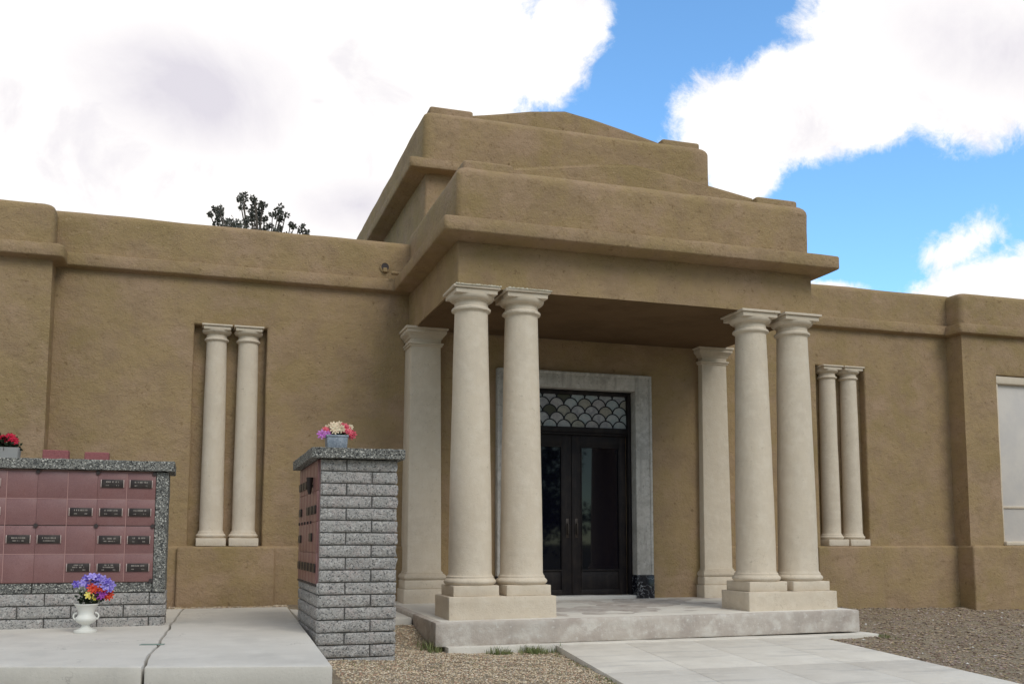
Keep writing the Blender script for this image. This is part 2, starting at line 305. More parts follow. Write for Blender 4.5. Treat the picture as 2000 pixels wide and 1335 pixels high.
def wall(name, x0, x1, z0, z1, y, depth, holes, parent, m=None, bev=0.03, back=0.6, amp=0.010, seed=0.0, step=0.25):
    """wall facing -Y with recesses; holes = (x0,x1,z0,z1,recess)"""
    xs = sorted({x0, x1} | {h[0] for h in holes} | {h[1] for h in holes}); zs = sorted({z0, z1} | {h[2] for h in holes} | {h[3] for h in holes})
    bm = B(); V = {(i, j): bm.verts.new((a, y, b)) for i, a in enumerate(xs) for j, b in enumerate(zs)}; hf = {}
    for i in range(len(xs) - 1):
        for j in range(len(zs) - 1):
            f = bm.faces.new((V[i, j], V[i + 1, j], V[i + 1, j + 1], V[i, j + 1]))
            c = ((xs[i] + xs[i + 1]) / 2, (zs[j] + zs[j + 1]) / 2)
            for k, h in enumerate(holes):
                if h[0] < c[0] < h[1] and h[2] < c[1] < h[3]: hf.setdefault(k, []).append(f)
    rim = []
    for k, fs in hf.items():
        ed = [e for f in fs for e in f.edges]; rim += [e for e in ed if ed.count(e) == 1]
    rim = list(set(rim))
    rimpos = [((e.verts[0].co + e.verts[1].co) / 2).copy() for e in rim]
    for k, fs in hf.items():
        r = bmesh.ops.extrude_face_region(bm, geom=fs); bmesh.ops.delete(bm, geom=fs, context='FACES_ONLY')
        for v in r['geom']:
            if isinstance(v, bmesh.types.BMVert): v.co.y += holes[k][4]
    if bev > 0 and rimpos:
        es = [e for e in bm.edges if any((((e.verts[0].co + e.verts[1].co) / 2) - c).length < 1e-4 for c in rimpos)]
        bmesh.ops.bevel(bm, geom=es, offset=bev, segments=3, profile=0.5, affect='EDGES')
    # close the block behind
    be = [e for e in bm.edges if len(e.link_faces) == 1]
    r = bmesh.ops.extrude_edge_only(bm, edges=be)
    for v in r['geom']:
        if isinstance(v, bmesh.types.BMVert): v.co.y = y + depth
    dice(bm, step); wobble(bm, amp, 1.1, seed)
    return link(name, bm, m or STUCCO, parent, angle=50)
def lathe(bm, prof, cx, cy, n=40, jag=0.0):
    prev = None
    for k, (r, z) in enumerate(prof):
        vs = []
        for i in range(n):
            a = 2 * math.pi * i / n; rr = r
            vs.append(bm.verts.new((cx + rr * math.cos(a), cy + rr * math.sin(a), z)))
        if prev:
            for i in range(n): bm.faces.new((prev[i], prev[(i + 1) % n], vs[(i + 1) % n], vs[i]))
        else: bm.faces.new(list(reversed(vs)))
        prev = vs
    bm.faces.new(prev)
def arc(r0, z0, r1, z1, n=6, bulge=1.0):
    """half-round moulding between two heights: returns profile points"""
    out_ = []
    for i in range(n + 1):
        a = math.pi * i / n; out_.append((r0 + (r1 - r0) * i / n + bulge * math.sin(a), z0 + (z1 - z0) * i / n))
    return out_

# ------------------------------------------------------------------ ground
XS = [-14, -4, -2.8, -1.5, 2.5, 5, 7.5, 14]; YS = [-16, -7, -4.2, -3, -2, -0.1]
GZ = [[-0.80, -0.85, -0.88, -0.90, -0.90, -0.90, -0.92, -0.95],
      [-0.40, -0.43, -0.46, -0.50, -0.50, -0.50, -0.50, -0.55],
      [-0.22, -0.265, -0.33, -0.385, -0.375, -0.385, -0.39, -0.45],
      [-0.17, -0.22, -0.345, -0.375, -0.315, -0.32, -0.35, -0.42],
      [-0.14, -0.15, -0.14, -0.28, -0.28, -0.29, -0.33, -0.40],
      [-0.02, 0.012, -0.10, -0.17, -0.18, -0.205, -0.26, -0.36]]
def ground_z(x, y):
    x = min(max(x, XS[0]), XS[-1]); yc = min(max(y, YS[0]), YS[-1])
    i = max(k for k in range(len(XS) - 1) if XS[k] <= x); j = max(k for k in range(len(YS) - 1) if YS[k] <= yc)
    u = (x - XS[i]) / (XS[i + 1] - XS[i]); w = (yc - YS[j]) / (YS[j + 1] - YS[j])
    return (GZ[j][i] * (1 - u) + GZ[j][i + 1] * u) * (1 - w) + (GZ[j + 1][i] * (1 - u) + GZ[j + 1][i + 1] * u) * w
def axis(lo, hi, fine_lo, fine_hi, step):
    a = []; t = fine_lo
    while t <= fine_hi: a.append(t); t += step
    s = step; t = fine_lo
    while t > lo: s *= 1.5; t -= s; a.append(t)
    s = step; t = a[a.index(max(a))]
    while t < hi: s *= 1.5; t += s; a.append(t)
    return sorted(a)
gx = axis(-900, 900, -5, 10, 0.07); gy = axis(-900, 900, -8.5, 0.4, 0.07)
bm = B(); rows = []
for yy in gy:
    row = []
    for xx in gx:
        z = ground_z(xx, yy); P3 = Vector((xx, yy, 0))
        near = 1.0 if (-6 < xx < 11 and -9 < yy < 1) else 0.0
        z += near * (noise.noise(P3 * 1.3) * 0.012 + noise.noise(P3 * 6) * 0.010)
        if xx > 2.2 and near: z += max(0, min(1, (xx - 2.2))) * (noise.noise(P3 * 3.1 + Vector((5, 5, 5))) * 0.03 + noise.noise(P3 * 9) * 0.016)
        row.append(bm.verts.new((xx, yy, z)))
    rows.append(row)
for j in range(len(gy) - 1):
    for i in range(len(gx) - 1): bm.faces.new((rows[j][i], rows[j][i + 1], rows[j + 1][i + 1], rows[j + 1][i]))
tag(link('ground', bm, GROUND), kind='structure')

UNSEEN_LAWN = mat('lawn', (0.075, 0.085, 0.035), 1.0, var=[(0.12, 0.10, 0.05), (0.055, 0.07, 0.028)], vscale=0.6, bump=[(30, 0.03, 4)])  # unseen dark sheet behind the camera, added to cut ground bounce
bm = B(); vs = [bm.verts.new(p_) for p_ in ((-900, -900, -0.94), (900, -900, -0.94), (900, -16.5, -0.94), (-900, -16.5, -0.94))]; bm.faces.new(vs)
for v in bm.verts: v.co.z = -0.79
tag(link('lawn', bm, UNSEEN_LAWN, smooth=False), kind='structure')

# pebbles and chips lying loose on the ground
def blocked(x, y):
    if y > -0.12 and not (x > 7.1 or x < -7.1): return True
    if y > -0.42 and (x > 7.0): return True
    if -2.78 < x < 2.8 and y > -3.12: return True
    if wx0(y) < x < wx1(y) and y < -3: return True
    if x < -4.1 and y < -0.3: return True
    if x < -2.7 and y > -1.98: return y < -0.3 or x > -4.1
    if -4.2 < x < -3.4 and -4.16 < y < -2.4: return True
    return False
def wx0(y): return -1.40 + 0.10 * (y + 3.1)
def wx1(y): return 2.0 + 0.012 * (y + 3.1)
def pebbles(name, n, xr, yr, size, mats, flat=0.6, lab=None):
    vs, fs, mi = [], [], []; k = 0
    while k < n:
        # denser towards the camera side so that the picture is evenly covered
        x = random.uniform(*xr); y = random.uniform(*yr)
        if blocked(x, y): k += 0.2; continue
        s = size * random.uniform(0.35, 1.0) ** 1.5; a = random.uniform(0, 6.28); z = ground_z(x, y) + noise.noise(Vector((x, y, 0)) * 1.3) * 0.012 + noise.noise(Vector((x, y, 0)) * 6) * 0.010 + s * 0.2
        if x > 2.2: z += max(0, min(1, (x - 2.2))) * (noise.noise(Vector((x, y, 0)) * 3.1 + Vector((5, 5, 5))) * 0.03 + noise.noise(Vector((x, y, 0)) * 9) * 0.016)
        b0 = len(vs); c_, s_ = math.cos(a), math.sin(a); l = random.uniform(0.6, 1.5); t = random.uniform(-.4, .4)
        for px, py, pz in ((1, 0, t), (0, .8, 0), (-1, 0, -t), (0, -.8, 0), (.1, .1, .9), (0, 0, -.9)):
            px *= s * l; py *= s; pz *= s * flat
            vs.append((x + px * c_ - py * s_, y + px * s_ + py * c_, z + pz))
        q_ = random.randrange(len(mats))
        for f in ((0, 1, 4), (1, 2, 4), (2, 3, 4), (3, 0, 4), (1, 0, 5), (2, 1, 5), (3, 2, 5), (0, 3, 5)): fs.append(tuple(b0 + i for i in f)); mi.append(q_)
        k += 1
    me = bpy.data.meshes.new(name); me.from_pydata(vs, [], fs)
    for m_ in mats: me.materials.append(m_)
    me.polygons.foreach_set('material_index', mi)
    o = bpy.data.objects.new(name, me); scene.collection.objects.link(o)
    return tag(o, lab, None, None, 'stuff')
def flatm(n, c): return mat(n, c, 0.95, spec=0.1)
PB = [flatm('pebble_tan', (0.488, 0.397, 0.275)), flatm('pebble_brown', (0.287, 0.220, 0.152)), flatm('pebble_red', (0.415, 0.275, 0.201)), flatm('pebble_pale', (0.659, 0.573, 0.451)), flatm('pebble_grey', (0.366, 0.323, 0.268)), flatm('pebble_sand', (0.561, 0.464, 0.323))]
MB_ = [flatm('chip_brown', (0.253, 0.178, 0.139)), flatm('chip_grey', (0.401, 0.336, 0.285)), flatm('chip_tan', (0.447, 0.343, 0.243)), flatm('chip_dark', (0.163, 0.122, 0.097)), flatm('chip_mauve', (0.387, 0.300, 0.278)), flatm('chip_olive', (0.327, 0.271, 0.166))]
pebbles('gravel', 38000, (-4.3, -1.2), (-6.9, -1.9), 0.0145, PB, lab='tan and reddish gravel between the block pillar and the walk')
pebbles('gravel', 1500, (-5.6, -2.8), (-0.33, -0.12), 0.018, PB, lab='thin strip of gravel at the foot of the left stucco wall')
pebbles('mulch', 30000, (1.9, 9.5), (-8.5, 0.0), 0.024, MB_, 0.45, lab='grey brown mulch and dry clods covering the ground right of the walk')
pebbles('gravel', 120, (2.2, 8.0), (-7.5, -0.5), 0.030, [flatm('white_stone', (0.62, 0.60, 0.57))], lab='scattered white stones lying in the mulch right of the walk')

# ------------------------------------------------------------------ concrete paths
def slabmesh(name, quad, ztop, thick, m, kind='structure', parent=None, bev=0.012, dstep=0.0, wob=0.0):
    """quad: four (x,y) counter clockwise, ztop: four heights"""
    bm = B(); t = [bm.verts.new((x, y, z)) for (x, y), z in zip(quad, ztop)]; b = [bm.verts.new((x, y, z - thick)) for (x, y), z in zip(quad, ztop)]
    bm.faces.new(t); bm.faces.new(list(reversed(b)))
    for i in range(4): bm.faces.new((b[i], b[(i + 1) % 4], t[(i + 1) % 4], t[i]))
    if bev: bmesh.ops.bevel(bm, geom=bm.edges[:], offset=bev, segments=2, profile=0.5, affect='EDGES')
    if dstep: dice(bm, dstep); wobble(bm, wob, 3.0, 2.0)
    if name == 'path':
        dice(bm, .17)
        for v in bm.verts:   # the open joint wanders
            jl = -5.655 + (v.co.y + 6.1) * .0385
            if abs(v.co.x - jl) < .05: v.co.x += .028 * noise.noise(Vector((0, v.co.y * 1.4, 2))) + .010 * noise.noise(Vector((0, v.co.y * 5, 6)))
    o = link(name, bm, m, parent)
    if kind: tag(o, kind=kind)
    return o
# slab before the columbaria: two pours with an open, slightly crooked joint, cut across at the back
jx0, jx1 = -5.60, -5.50
slabmesh('path', [(-12, -3.9), (-5.665, -6.10), (-5.442, -0.32), (-12, -0.32)], [-0.04, -0.04, 0.0, 0.0], 0.22, CONC)
slabmesh('path', [(-5.645, -6.11), (-4.345, -6.46), (-4.115, -0.32), (-5.425, -0.32)], [-0.04, -0.04, 0.0, 0.0], 0.22, CONC)
slabmesh('path', [(-4.10, -1.96), (-2.785, -1.96), (-2.785, -0.33), (-4.10, -0.33)], [-0.055, -0.055, -0.02, -0.02], 0.16, CONC)
# walk up to the porch, scored in courses
zw = lambda y: -0.288 + 0.045 * (y + 3.1)
y_ = -3.13; wb = B()
while y_ > -16:
    y2 = y_ - 1.9
    xa0, xa1, xb0, xb1 = wx0(y_), wx1(y_), wx0(y2), wx1(y2)
    for s in range(4):
        f0, f1 = s / 4, (s + 1) / 4; g_ = 0.0022
        quad = [(xb0 + (xb1 - xb0) * f0 + (g_ if s else 0), y2 + g_), (xb0 + (xb1 - xb0) * f1 - (g_ if s < 3 else 0), y2 + g_), (xa0 + (xa1 - xa0) * f1 - (g_ if s < 3 else 0), y_ - g_), (xa0 + (xa1 - xa0) * f0 + (g_ if s else 0), y_ - g_)]
        zt = [zw(y2), zw(y2), zw(y_), zw(y_)]; t = [wb.verts.new((x, y, z)) for (x, y), z in zip(quad, zt)]; b = [wb.verts.new((x, y, z - .12)) for (x, y), z in zip(quad, zt)]
        wb.faces.new(t); wb.faces.new(list(reversed(b)))
        for i in range(4): wb.faces.new((b[i], b[(i + 1) % 4], t[(i + 1) % 4], t[i]))
    y_ = y2
bmesh.ops.bevel(wb, geom=wb.edges[:], offset=.005, segments=2, profile=0.5, affect='EDGES')
tag(link('path', wb, CONCW), kind='structure')

# ------------------------------------------------------------------ the mausoleum
mz = empty('mausoleum', (0, 0, 0))
tag(mz, 'tan stucco mausoleum with a columned porch, stepped parapets and paired columns in wall niches', 'building')
# porch floor and footing
o = slabmesh('porch_floor', [(-2.771, -3.103), (2.771, -3.103), (2.771, -0.05), (-2.771, -0.05)], [-0.028, 0.0, 0.03, 0.03], 0.27, CONCOLD, kind=None, parent=mz, bev=0.02, dstep=0.12, wob=0.006)
slabmesh('floor_paving', [(-2.70, -3.04), (2.70, -3.04), (2.70, -0.06), (-2.70, -0.06)], [-0.024, 0.004, 0.033, 0.033], 0.02, CONCW, kind=None, parent=mz, bev=0.004)
slabmesh('footing', [(-2.66, -3.24), (2.60, -3.30), (2.98, -3.19), (2.98, -1.5)][0:4] if False else [(-2.66, -3.25), (2.90, -3.30), (2.90, -0.5), (-2.60, -0.5)], [-0.287, -0.287, -0.287, -0.287], 0.16, CONCW, kind=None, parent=mz, bev=0.01, dstep=0.2, wob=0.006)

for s in (-1, 1):
    # wing wall with its niche
    a, b = sorted((s * 2.30, s * 7.3)); n0, n1 = sorted((s * 4.446, s * 5.403))
    wall('wing_wall', a, b, -0.6, 4.50, 0.0, 0.6, [(n0, n1, 0.80, 3.79, 0.15)], mz, seed=s * 3.0)
    # projecting base course with sloped top
    a, b = sorted((s * 2.42, s * 7.2))
    mass('base_course', a, b, -0.092, 0.3, -0.6, 0.80, mz, rt=0.045, rc=0.02, seed=s)
    a, b = sorted((s * 4.275, s * 5.53))
    mass('niche_pedestal', a, b, -0.165, 0.2, -0.6, 0.792, mz, rt=0.03, rc=0.03, amp=0.006, seed=s + 4)
    # parapet and cornice
    a, b = sorted((s * 2.2, s * 7.3))
    mass('wing_parapet', a, b, -0.025, 0.42, 4.45, 5.196, mz, rt=0.09, rc=0.02, seed=s * 2, amp=0.014)
    cornice('wing_cornice', a, b, -0.105, 0.5, 4.442, 4.616, 0.10, mz, seed=s * 5)
    # end pavilion
    if s > 0:
        wall('pier_wall', 7.142, 12.5, -0.7, 4.50, -0.36, 0.7, [(7.86, 10.4, 0.85, 3.75, 0.10)], mz, seed=8, bev=0.015)
        pa, pb = 7.142, 12.5
    else:
        wall('pier_wall', -12.5, -7.142, -0.6, 4.50, -0.36, 0.7, [], mz, seed=11, bev=0.0)
        pa, pb = -12.5, -7.142
    mass('pier_base', pa - (0.03 if s > 0 else 0), pb + (0.03 if s < 0 else 0), -0.45, 0.2, -0.7, 0.80, mz, rt=0.045, rc=0.03, seed=s + 9)
    mass('pier_parapet', pa - .0, pb + .0, -0.375, 0.5, 4.46, 5.165, mz, rt=0.09, rc=0.10, seed=s + 13, amp=0.012)
    if s > 0: cornice('pier_cornice', pa - .10, pb, -0.46, 0.5, 4.43, 4.60, 0.12, mz, seed=s + 17)
    else: cornice('pier_cornice', pa, pb + .14, -0.50, 0.5, 4.435, 4.60, 0.15, mz, seed=s + 17, rc=0.09)
# roof decks behind the parapets
for s in (-1, 1):
    a, b = sorted((s * 2.3, s * 12.4)); bm = B(); addbox(bm, a, b, 0.45, 9, -0.5, 4.7); link('wing_roof', bm, ROOF, mz)
# shaded window blind in the right pier
bm = B(); addbox(bm, 7.90, 10.36, -0.275, -0.20, 0.86, 3.62, 0.01); w = link('window', bm, BLIND, mz); tag(w, 'cream covered window in the right end pavilion')
bm = B(); addbox(bm, 7.85, 10.41, -0.345, -0.255, 3.60, 3.74, 0.02, 3); addbox(bm, 7.85, 7.905, -0.335, -0.245, 0.86, 3.60, 0.012); addbox(bm, 7.85, 10.41, -0.42, -0.245, 0.80, 0.875, 0.02, 3); link('window_frame', bm, PLASTER, w)
bm = B(); addbox(bm, 7.905, 10.36, -0.30, -0.262, 1.44, 1.48, 0.008); link('window_rail', bm, PLASTER, w)

# central pavilion
XP = 2.336
wall('porch_wall', -2.40, 2.40, -0.3, 4.0, -0.30, 0.6, [(-0.98, 0.98, 0.02, 3.15, 0.16)], mz, seed=21, bev=0.0, amp=0.006)
mass('upper_wall', -XP + .03, XP - .03, -0.33, 8.0, 4.3, 6.30, mz, rt=0.02, rc=0.04, seed=23, step=0.3)
mass('upper_parapet', -XP, XP, -0.357, 8.05, 6.2, 7.115, mz, rt=0.11, rc=0.10, seed=25, amp=0.016, step=0.26)
cornice('upper_cornice', -2.57, 2.57, -0.52, 8.2, 6.165, 6.315, 0.22, mz, seed=27)
def gable(name, hw, y0, y1, z0, zs, zp, seed):
    bm = B(); pts = [(-hw, z0), (hw, z0), (hw, zs), (hw * .35, zs + (zp - zs) * .72), (0, zp), (-hw * .35, zs + (zp - zs) * .72), (-hw, zs)]
    a = [bm.verts.new((x, y0, z)) for x, z in pts]; b = [bm.verts.new((x, y1, z)) for x, z in pts]
    bm.faces.new(a); bm.faces.new(list(reversed(b)))
    for i in range(len(pts)): bm.faces.new((a[i], b[i], b[(i + 1) % len(pts)], a[(i + 1) % len(pts)]))
    bmesh.ops.recalc_face_normals(bm, faces=bm.faces[:])
    bmesh.ops.bevel(bm, geom=[e for e in bm.edges if abs(e.verts[0].co.y - e.verts[1].co.y) < 1e-4], offset=0.05, segments=3, affect='EDGES')
    dice(bm, 0.3); wobble(bm, 0.008, 1.3, seed); return link(name, bm, STUCCO, mz, angle=50)
gable('upper_gable', 1.62, -0.02, 8.0, 6.9, 7.26, 7.56, 31)
for s in (-1, 1):
    a, b = sorted((s * 1.56, s * 2.22)); mass('corner_block', a, b, -0.22, 0.45, 6.95, 7.235, mz, rt=0.03, rc=0.03, seed=33 + s, amp=0.008)
# porch
mass('porch_entablature', -2.452, 2.452, -2.756, 0.05, 3.865, 4.50, mz, rt=0.01, rc=0.025, seed=41, amp=0.010)
CEIL_SHADED = mat('ceiling_stucco', (0.150, 0.098, 0.054), 0.95, var=[(0.12, 0.077, 0.042)], vscale=1.5, bump=[(12, 0.008, 4)], spec=0.1)  # darker brown than the walls: porch shade put into the colour
bm = B(); addbox(bm, -2.43, 2.43, -2.735, -.28, 3.853, 3.875, .004); link('porch_ceiling', bm, CEIL_SHADED, mz)
cornice('porch_cornice', -2.694, 2.694, -3.068, 0.02, 4.442, 4.616, 0.22, mz, seed=43)
mass('porch_parapet', -2.455, 2.455, -2.72, 0.1, 4.55, 5.385, mz, rt=0.13, rc=0.07, seed=45, amp=0.020, step=0.18)
gable('porch_gable', 1.76, -2.50, 0.1, 5.0, 5.50, 5.765, 47)
for s in (-1, 1):
    a, b = sorted((s * 1.72, s * 2.35)); mass('corner_block', a, b, -2.63, -1.95, 5.2, 5.475, mz, rt=0.03, rc=0.03, seed=49 + s, amp=0.008)
# roof drain hole and the pipe end sticking out of the corner
bm = B(); prof = []
for i in range(20):
    a = 2 * math.pi * i / 20; prof.append((math.cos(a), math.sin(a)))
ri = [bm.verts.new((-2.82 + .075 * c_, -0.045, 4.80 + .085 * s_)) for c_, s_ in prof]; rj = [bm.verts.new((-2.82 + .055 * c_, -0.05, 4.80 + .06 * s_)) for c_, s_ in prof]; rk = [bm.verts.new((-2.82 + .055 * c_, -0.035, 4.80 + .06 * s_)) for c_, s_ in prof]
for i in range(20):
    j = (i + 1) % 20; bm.faces.new((ri[i], ri[j], rj[j], rj[i])); bm.faces.new((rj[i], rj[j], rk[j], rk[i]))
dr = link('drain_rim', bm, STUCCO, mz)
bm = B(); vs = [bm.verts.new((-2.82 + .058 * c_, -0.044, 4.80 + .064 * s_)) for c_, s_ in prof]; bm.faces.new(vs); link('drain_hole', bm, DARKST, dr, smooth=False)
bm = B(); addbox(bm, -2.85, -2.79, -0.075, -0.02, 4.72, 4.785, 0.012); link('drain_lip', bm, STUCCO, dr)
bm = B(); addbox(bm, -2.76, -2.50, -0.22, -0.16, 4.655, 4.70, 0.02, 3); link('pipe_stub', bm, STUCCO, mz)

# columns ------------------------------------------------
def column(cx, cy, z0, rb, rt_, ztop, s, plinth, chip=False, name='column', half=None):
    """s scales the mouldings; shaft is the part, capital and base are sub-parts"""
    zb = z0 + 0.105 * s / 1.0; zr = ztop - 0.265 * s
    bm = B(); prof = [(rb, zb - .02), (rb + .012 * s, zb), (rb, zb + .03 * s)]
    n = 14
    for i in range(1, n + 1):
        t = i / n; prof.append((rb - (rb - rt_) * (t ** 1.35), zb + .03 * s + (zr - zb - .03 * s) * t))
    lathe(bm, prof, cx, cy, 44); dice_z(bm)
    wobble(bm, 0.004, 2.0, cx)
    sh = link(name, bm, PLASTER, mz, angle=40)
    bm = B(); R1 = rb + .035 * s
    lathe(bm, [(R1 - .01, z0 - .002)] + [(R1 - .012 * s + .03 * s * math.sin(math.pi * i / 8), z0 + .08 * s * i / 8) for i in range(9)] + [(rb + .022 * s, z0 + .083 * s), (rb + .022 * s, z0 + .10 * s), (rb + .003, z0 + .115 * s)], cx, cy, 44)
    link('base', bm, PLASTER, sh, angle=30)
    if plinth:
        bm = B(); h = plinth[0]; addbox(bm, cx - h, cx + h, cy - h * 1.04, cy + h * 1.04, plinth[1], z0, 0.008); dice(bm, .07); wobble(bm, .005, 6, cx); link('plinth_block', bm, PLASTER, sh, angle=40)
    # capital: ring, neck, echinus, abacus in two steps
    bm = B(); r = rt_
    pr_ = [(r, zr - .03 * s), (r + .012 * s, zr - .012 * s), (r + .034 * s, zr), (r + .036 * s, zr + .02 * s), (r + .022 * s, zr + .035 * s), (r + .004, zr + .045 * s), (r, zr + .10 * s), (r + .014 * s, zr + .103 * s), (r + .014 * s, zr + .115 * s)]
    for i in range(1, 7):
        a = R_(90 * i / 6); pr_.append((r + .014 * s + .062 * s * math.sin(a) ** 1.0, zr + .115 * s + .058 * s * (1 - math.cos(a) * .999)))
    lathe(bm, pr_, cx, cy, 44)
    hb = half or (r + .055 * s)
    for st, (e, za, zb2) in enumerate(((0.0, ztop - .092 * s, ztop - .036 * s), (.028 * s, ztop - .034 * s, ztop - .003))):
        addbox(bm, cx - hb - e, cx + hb + e, cy - hb - e, cy + hb + e, za, zb2, 0.006, 2)
    if chip:
        for v in bm.verts:
            if v.co.z > ztop - .04 * s or (zr - .01 < v.co.z < zr + .03):
                v.co += Vector((noise.noise(v.co * 30), noise.noise(v.co * 31 + Vector((4, 4, 4))), noise.noise(v.co * 29))) * 0.010
    link('capital', bm, PLASTER, sh, angle=30)
    return sh
def dice_z(bm):
    pass
for s in (-1, 1):
    # shared stepped plinth of each pair on the porch edge
    a, b = sorted((s * 1.281, s * 2.573)); bm = B(); addbox(bm, a, b, -2.926, -2.246, -0.06, 0.236, 0.010); dice(bm, 0.09); wobble(bm, 0.005, 4, s); link('pedestal', bm, PLASTER, mz, angle=40)
    for cx in (2.236, 1.600): column(s * cx, -2.586, 0.358, 0.255, 0.200, 3.865, 1.0, (0.272, 0.236), chip=(s < 0))
    for cx in (5.108, 4.690): column(s * cx, 0.055, 0.905, 0.152, 0.133, 3.787, 0.78, (0.190, 0.798))
# chipped paint edges on top of the left capitals
for cx in (-2.236, -1.600):
    bm = B()
    for i in range(34):
        x = cx - .27 + .54 * i / 33 + random.uniform(-.005, .005); h = random.uniform(.004, .016)
        addbox(bm, x, x + .02, -2.586 - .292 - random.uniform(0, .006), -2.75, 3.858, 3.862 + h)
    link('chipped_edge', bm, CHIPPED, mz, smooth=False)
# pilasters against the porch wall
def pilaster(s):
    cx = s * 2.29
    def sq(bm, h, z0, z1, f, bev=.006): addbox(bm, cx - h, cx + h, f, 0.0, z0, z1, bev)
    bm = B(); rings = []
    n = 10
    for i in range(n + 1):
        t = i / n; h = .238 - .026 * t ** 1.3; rings.append((cx - h, cx + h, -.440 + .02 * t, 0.0, .46 + (3.62 - .46) * t, .008))
    loft(bm, rings, 2); sh = link('pilaster', bm, PLASTER, mz, angle=30)
    bm = B(); sq(bm, .305, -.02, .215, -.535, .01); sq(bm, .285, .216, .335, -.505, .01)
    for i in range(8):
        a = math.pi * (i + .5) / 8; sq(bm, .268 + .026 * math.sin(a), .336 + .085 * i / 8, .336 + .085 * (i + 1) / 8, -.480 - .03 * math.sin(a), .002)
    sq(bm, .255, .422, .445, -.462, .003); sq(bm, .243, .446, .462, -.447, .002); link('base', bm, PLASTER, sh, angle=60)
    bm = B(); sq(bm, .235, 3.60, 3.625, -.438, .006); sq(bm, .25, 3.626, 3.65, -.455, .008); sq(bm, .216, 3.651, 3.71, -.425, .002)
    for i in range(6):
        a = R_(90 * (i + .5) / 6); sq(bm, .225 + .05 * (1 - math.cos(a)) + .01, 3.711 + .07 * i / 6, 3.711 + .07 * (i + 1) / 6, -.435 - .05 * (1 - math.cos(a)), .002)
    sq(bm, .285, 3.782, 3.83, -.50, .006); sq(bm, .305, 3.831, 3.866, -.52, .006); link('capital', bm, PLASTER, sh, angle=60)
for s in (-1, 1): pilaster(s)

# door surround, transom and doors ------------------------------------------------
sur = None
bm = B(); YF = -.385
for s in (-1, 1):
    a, b = sorted((s * .958, s * 1.222)); addbox(bm, a, b, YF, -.10, .37, 3.36, .008)
    a, b = sorted((s * 1.185, s * 1.224)); addbox(bm, a, b, YF - .012, -.25, .372, 3.362, .006)
addbox(bm, -.957, .957, YF, -.10, 3.122, 3.358, .008); addbox(bm, -1.184, 1.184, YF - .012, -.25, 3.322, 3.364, .006)
sur = link('door_surround', bm, MARBLE, mz)
for s in (-1, 1):
    a, b = sorted((s * .950, s * 1.232)); bm = B(); addbox(bm, a, b, YF - .012, -.10, 0.02, .368, .006); link('marble_plinth', bm, BLACKM, sur)
bm = B(); addbox(bm, -.96, .96, -.36, -.08, 0.0, .075, .015, 3); dice(bm, .1); wobble(bm, .006, 4, 1); link('door_sill', bm, SILL, mz)
YD = -0.17
bm = B()
for s in (-1, 1):
    a, b = sorted((s * .905, s * .962)); addbox(bm, a, b, YD - .05, -.02, .06, 3.12, .006)
    a, b = sorted((s * .985, s * .90)); addbox(bm, a, b, YD - .012, -.01, .07, 2.50, .003)
addbox(bm, -.904, .904, YD - .05, -.02, 3.06, 3.12, .006); addbox(bm, -.904, .904, YD - .06, -.02, 2.485, 2.565, .008); addbox(bm, -.904, .904, YD - .035, -.02, 2.45, 2.484, .004)
fr = link('door_frame', bm, DOORM, mz)
# fish-scale transom
X0, X1, Z0, Z1 = -.90, .90, 2.565, 3.06
def clip(bm):
    for co, no in (((X0, 0, 0), (-1, 0, 0)), ((X1, 0, 0), (1, 0, 0)), ((0, 0, Z0), (0, 0, -1)), ((0, 0, Z1), (0, 0, 1))):
        bmesh.ops.bisect_plane(bm, geom=bm.verts[:] + bm.edges[:] + bm.faces[:], plane_co=co, plane_no=no, clear_outer=True)
bm = B(); addbox(bm, X0, X1, YD + .02, YD + .03, Z0, Z1); tr = link('transom_window', bm, SCALES[0], mz, smooth=False)
RR = .113; DX = 2 * RR; DZ = .110
bg_, ld = B(), B()
for k in range(5):
    off = 0 if k % 2 == 0 else RR
    for j in range(-1, 10):
        cx = .79 - DX * j + off; cz = Z0 + DZ * k
        if cx < X0 - RR or cx > X1 + RR: continue
        yy = YD + .016 - .003 * (4 - k)
        # pane: half disc plus skirt
        pts = [(cx + RR * math.cos(R_(a)), cz + RR * math.sin(R_(a))) for a in range(0, 181, 10)] + [(cx - RR * .5, cz - DZ * .87), (cx, cz - DZ * 1.0), (cx + RR * .5, cz - DZ * .87)]
        vs = [bg_.verts.new((x, yy, z)) for x, z in pts]; f = bg_.faces.new(vs)
        ol = (k == 4 and abs(cx + .115) < .12) or (k == 2 and abs(cx + .34) < .12)
        f.material_index = 4 if ol else random.randrange(4)
        prev = None
        for a in range(0, 181, 10):
            ca, sa = math.cos(R_(a)), math.sin(R_(a)); r0, r1 = RR - .0085, RR + .0085
            cur = [ld.verts.new((cx + r * ca, yy - d, cz + r * sa)) for r, d in ((r0, 0), (r0, .006), (r1, .006), (r1, 0))]
            if prev:
                for i in range(4): ld.faces.new((prev[i], prev[(i + 1) % 4], cur[(i + 1) % 4], cur[i]))
            prev = cur
clip(bg_); clip(ld)
link('scale_panes', bg_, SCALES + [OLIVE], tr, smooth=False); link('leading', ld, LEAD, tr, smooth=False)
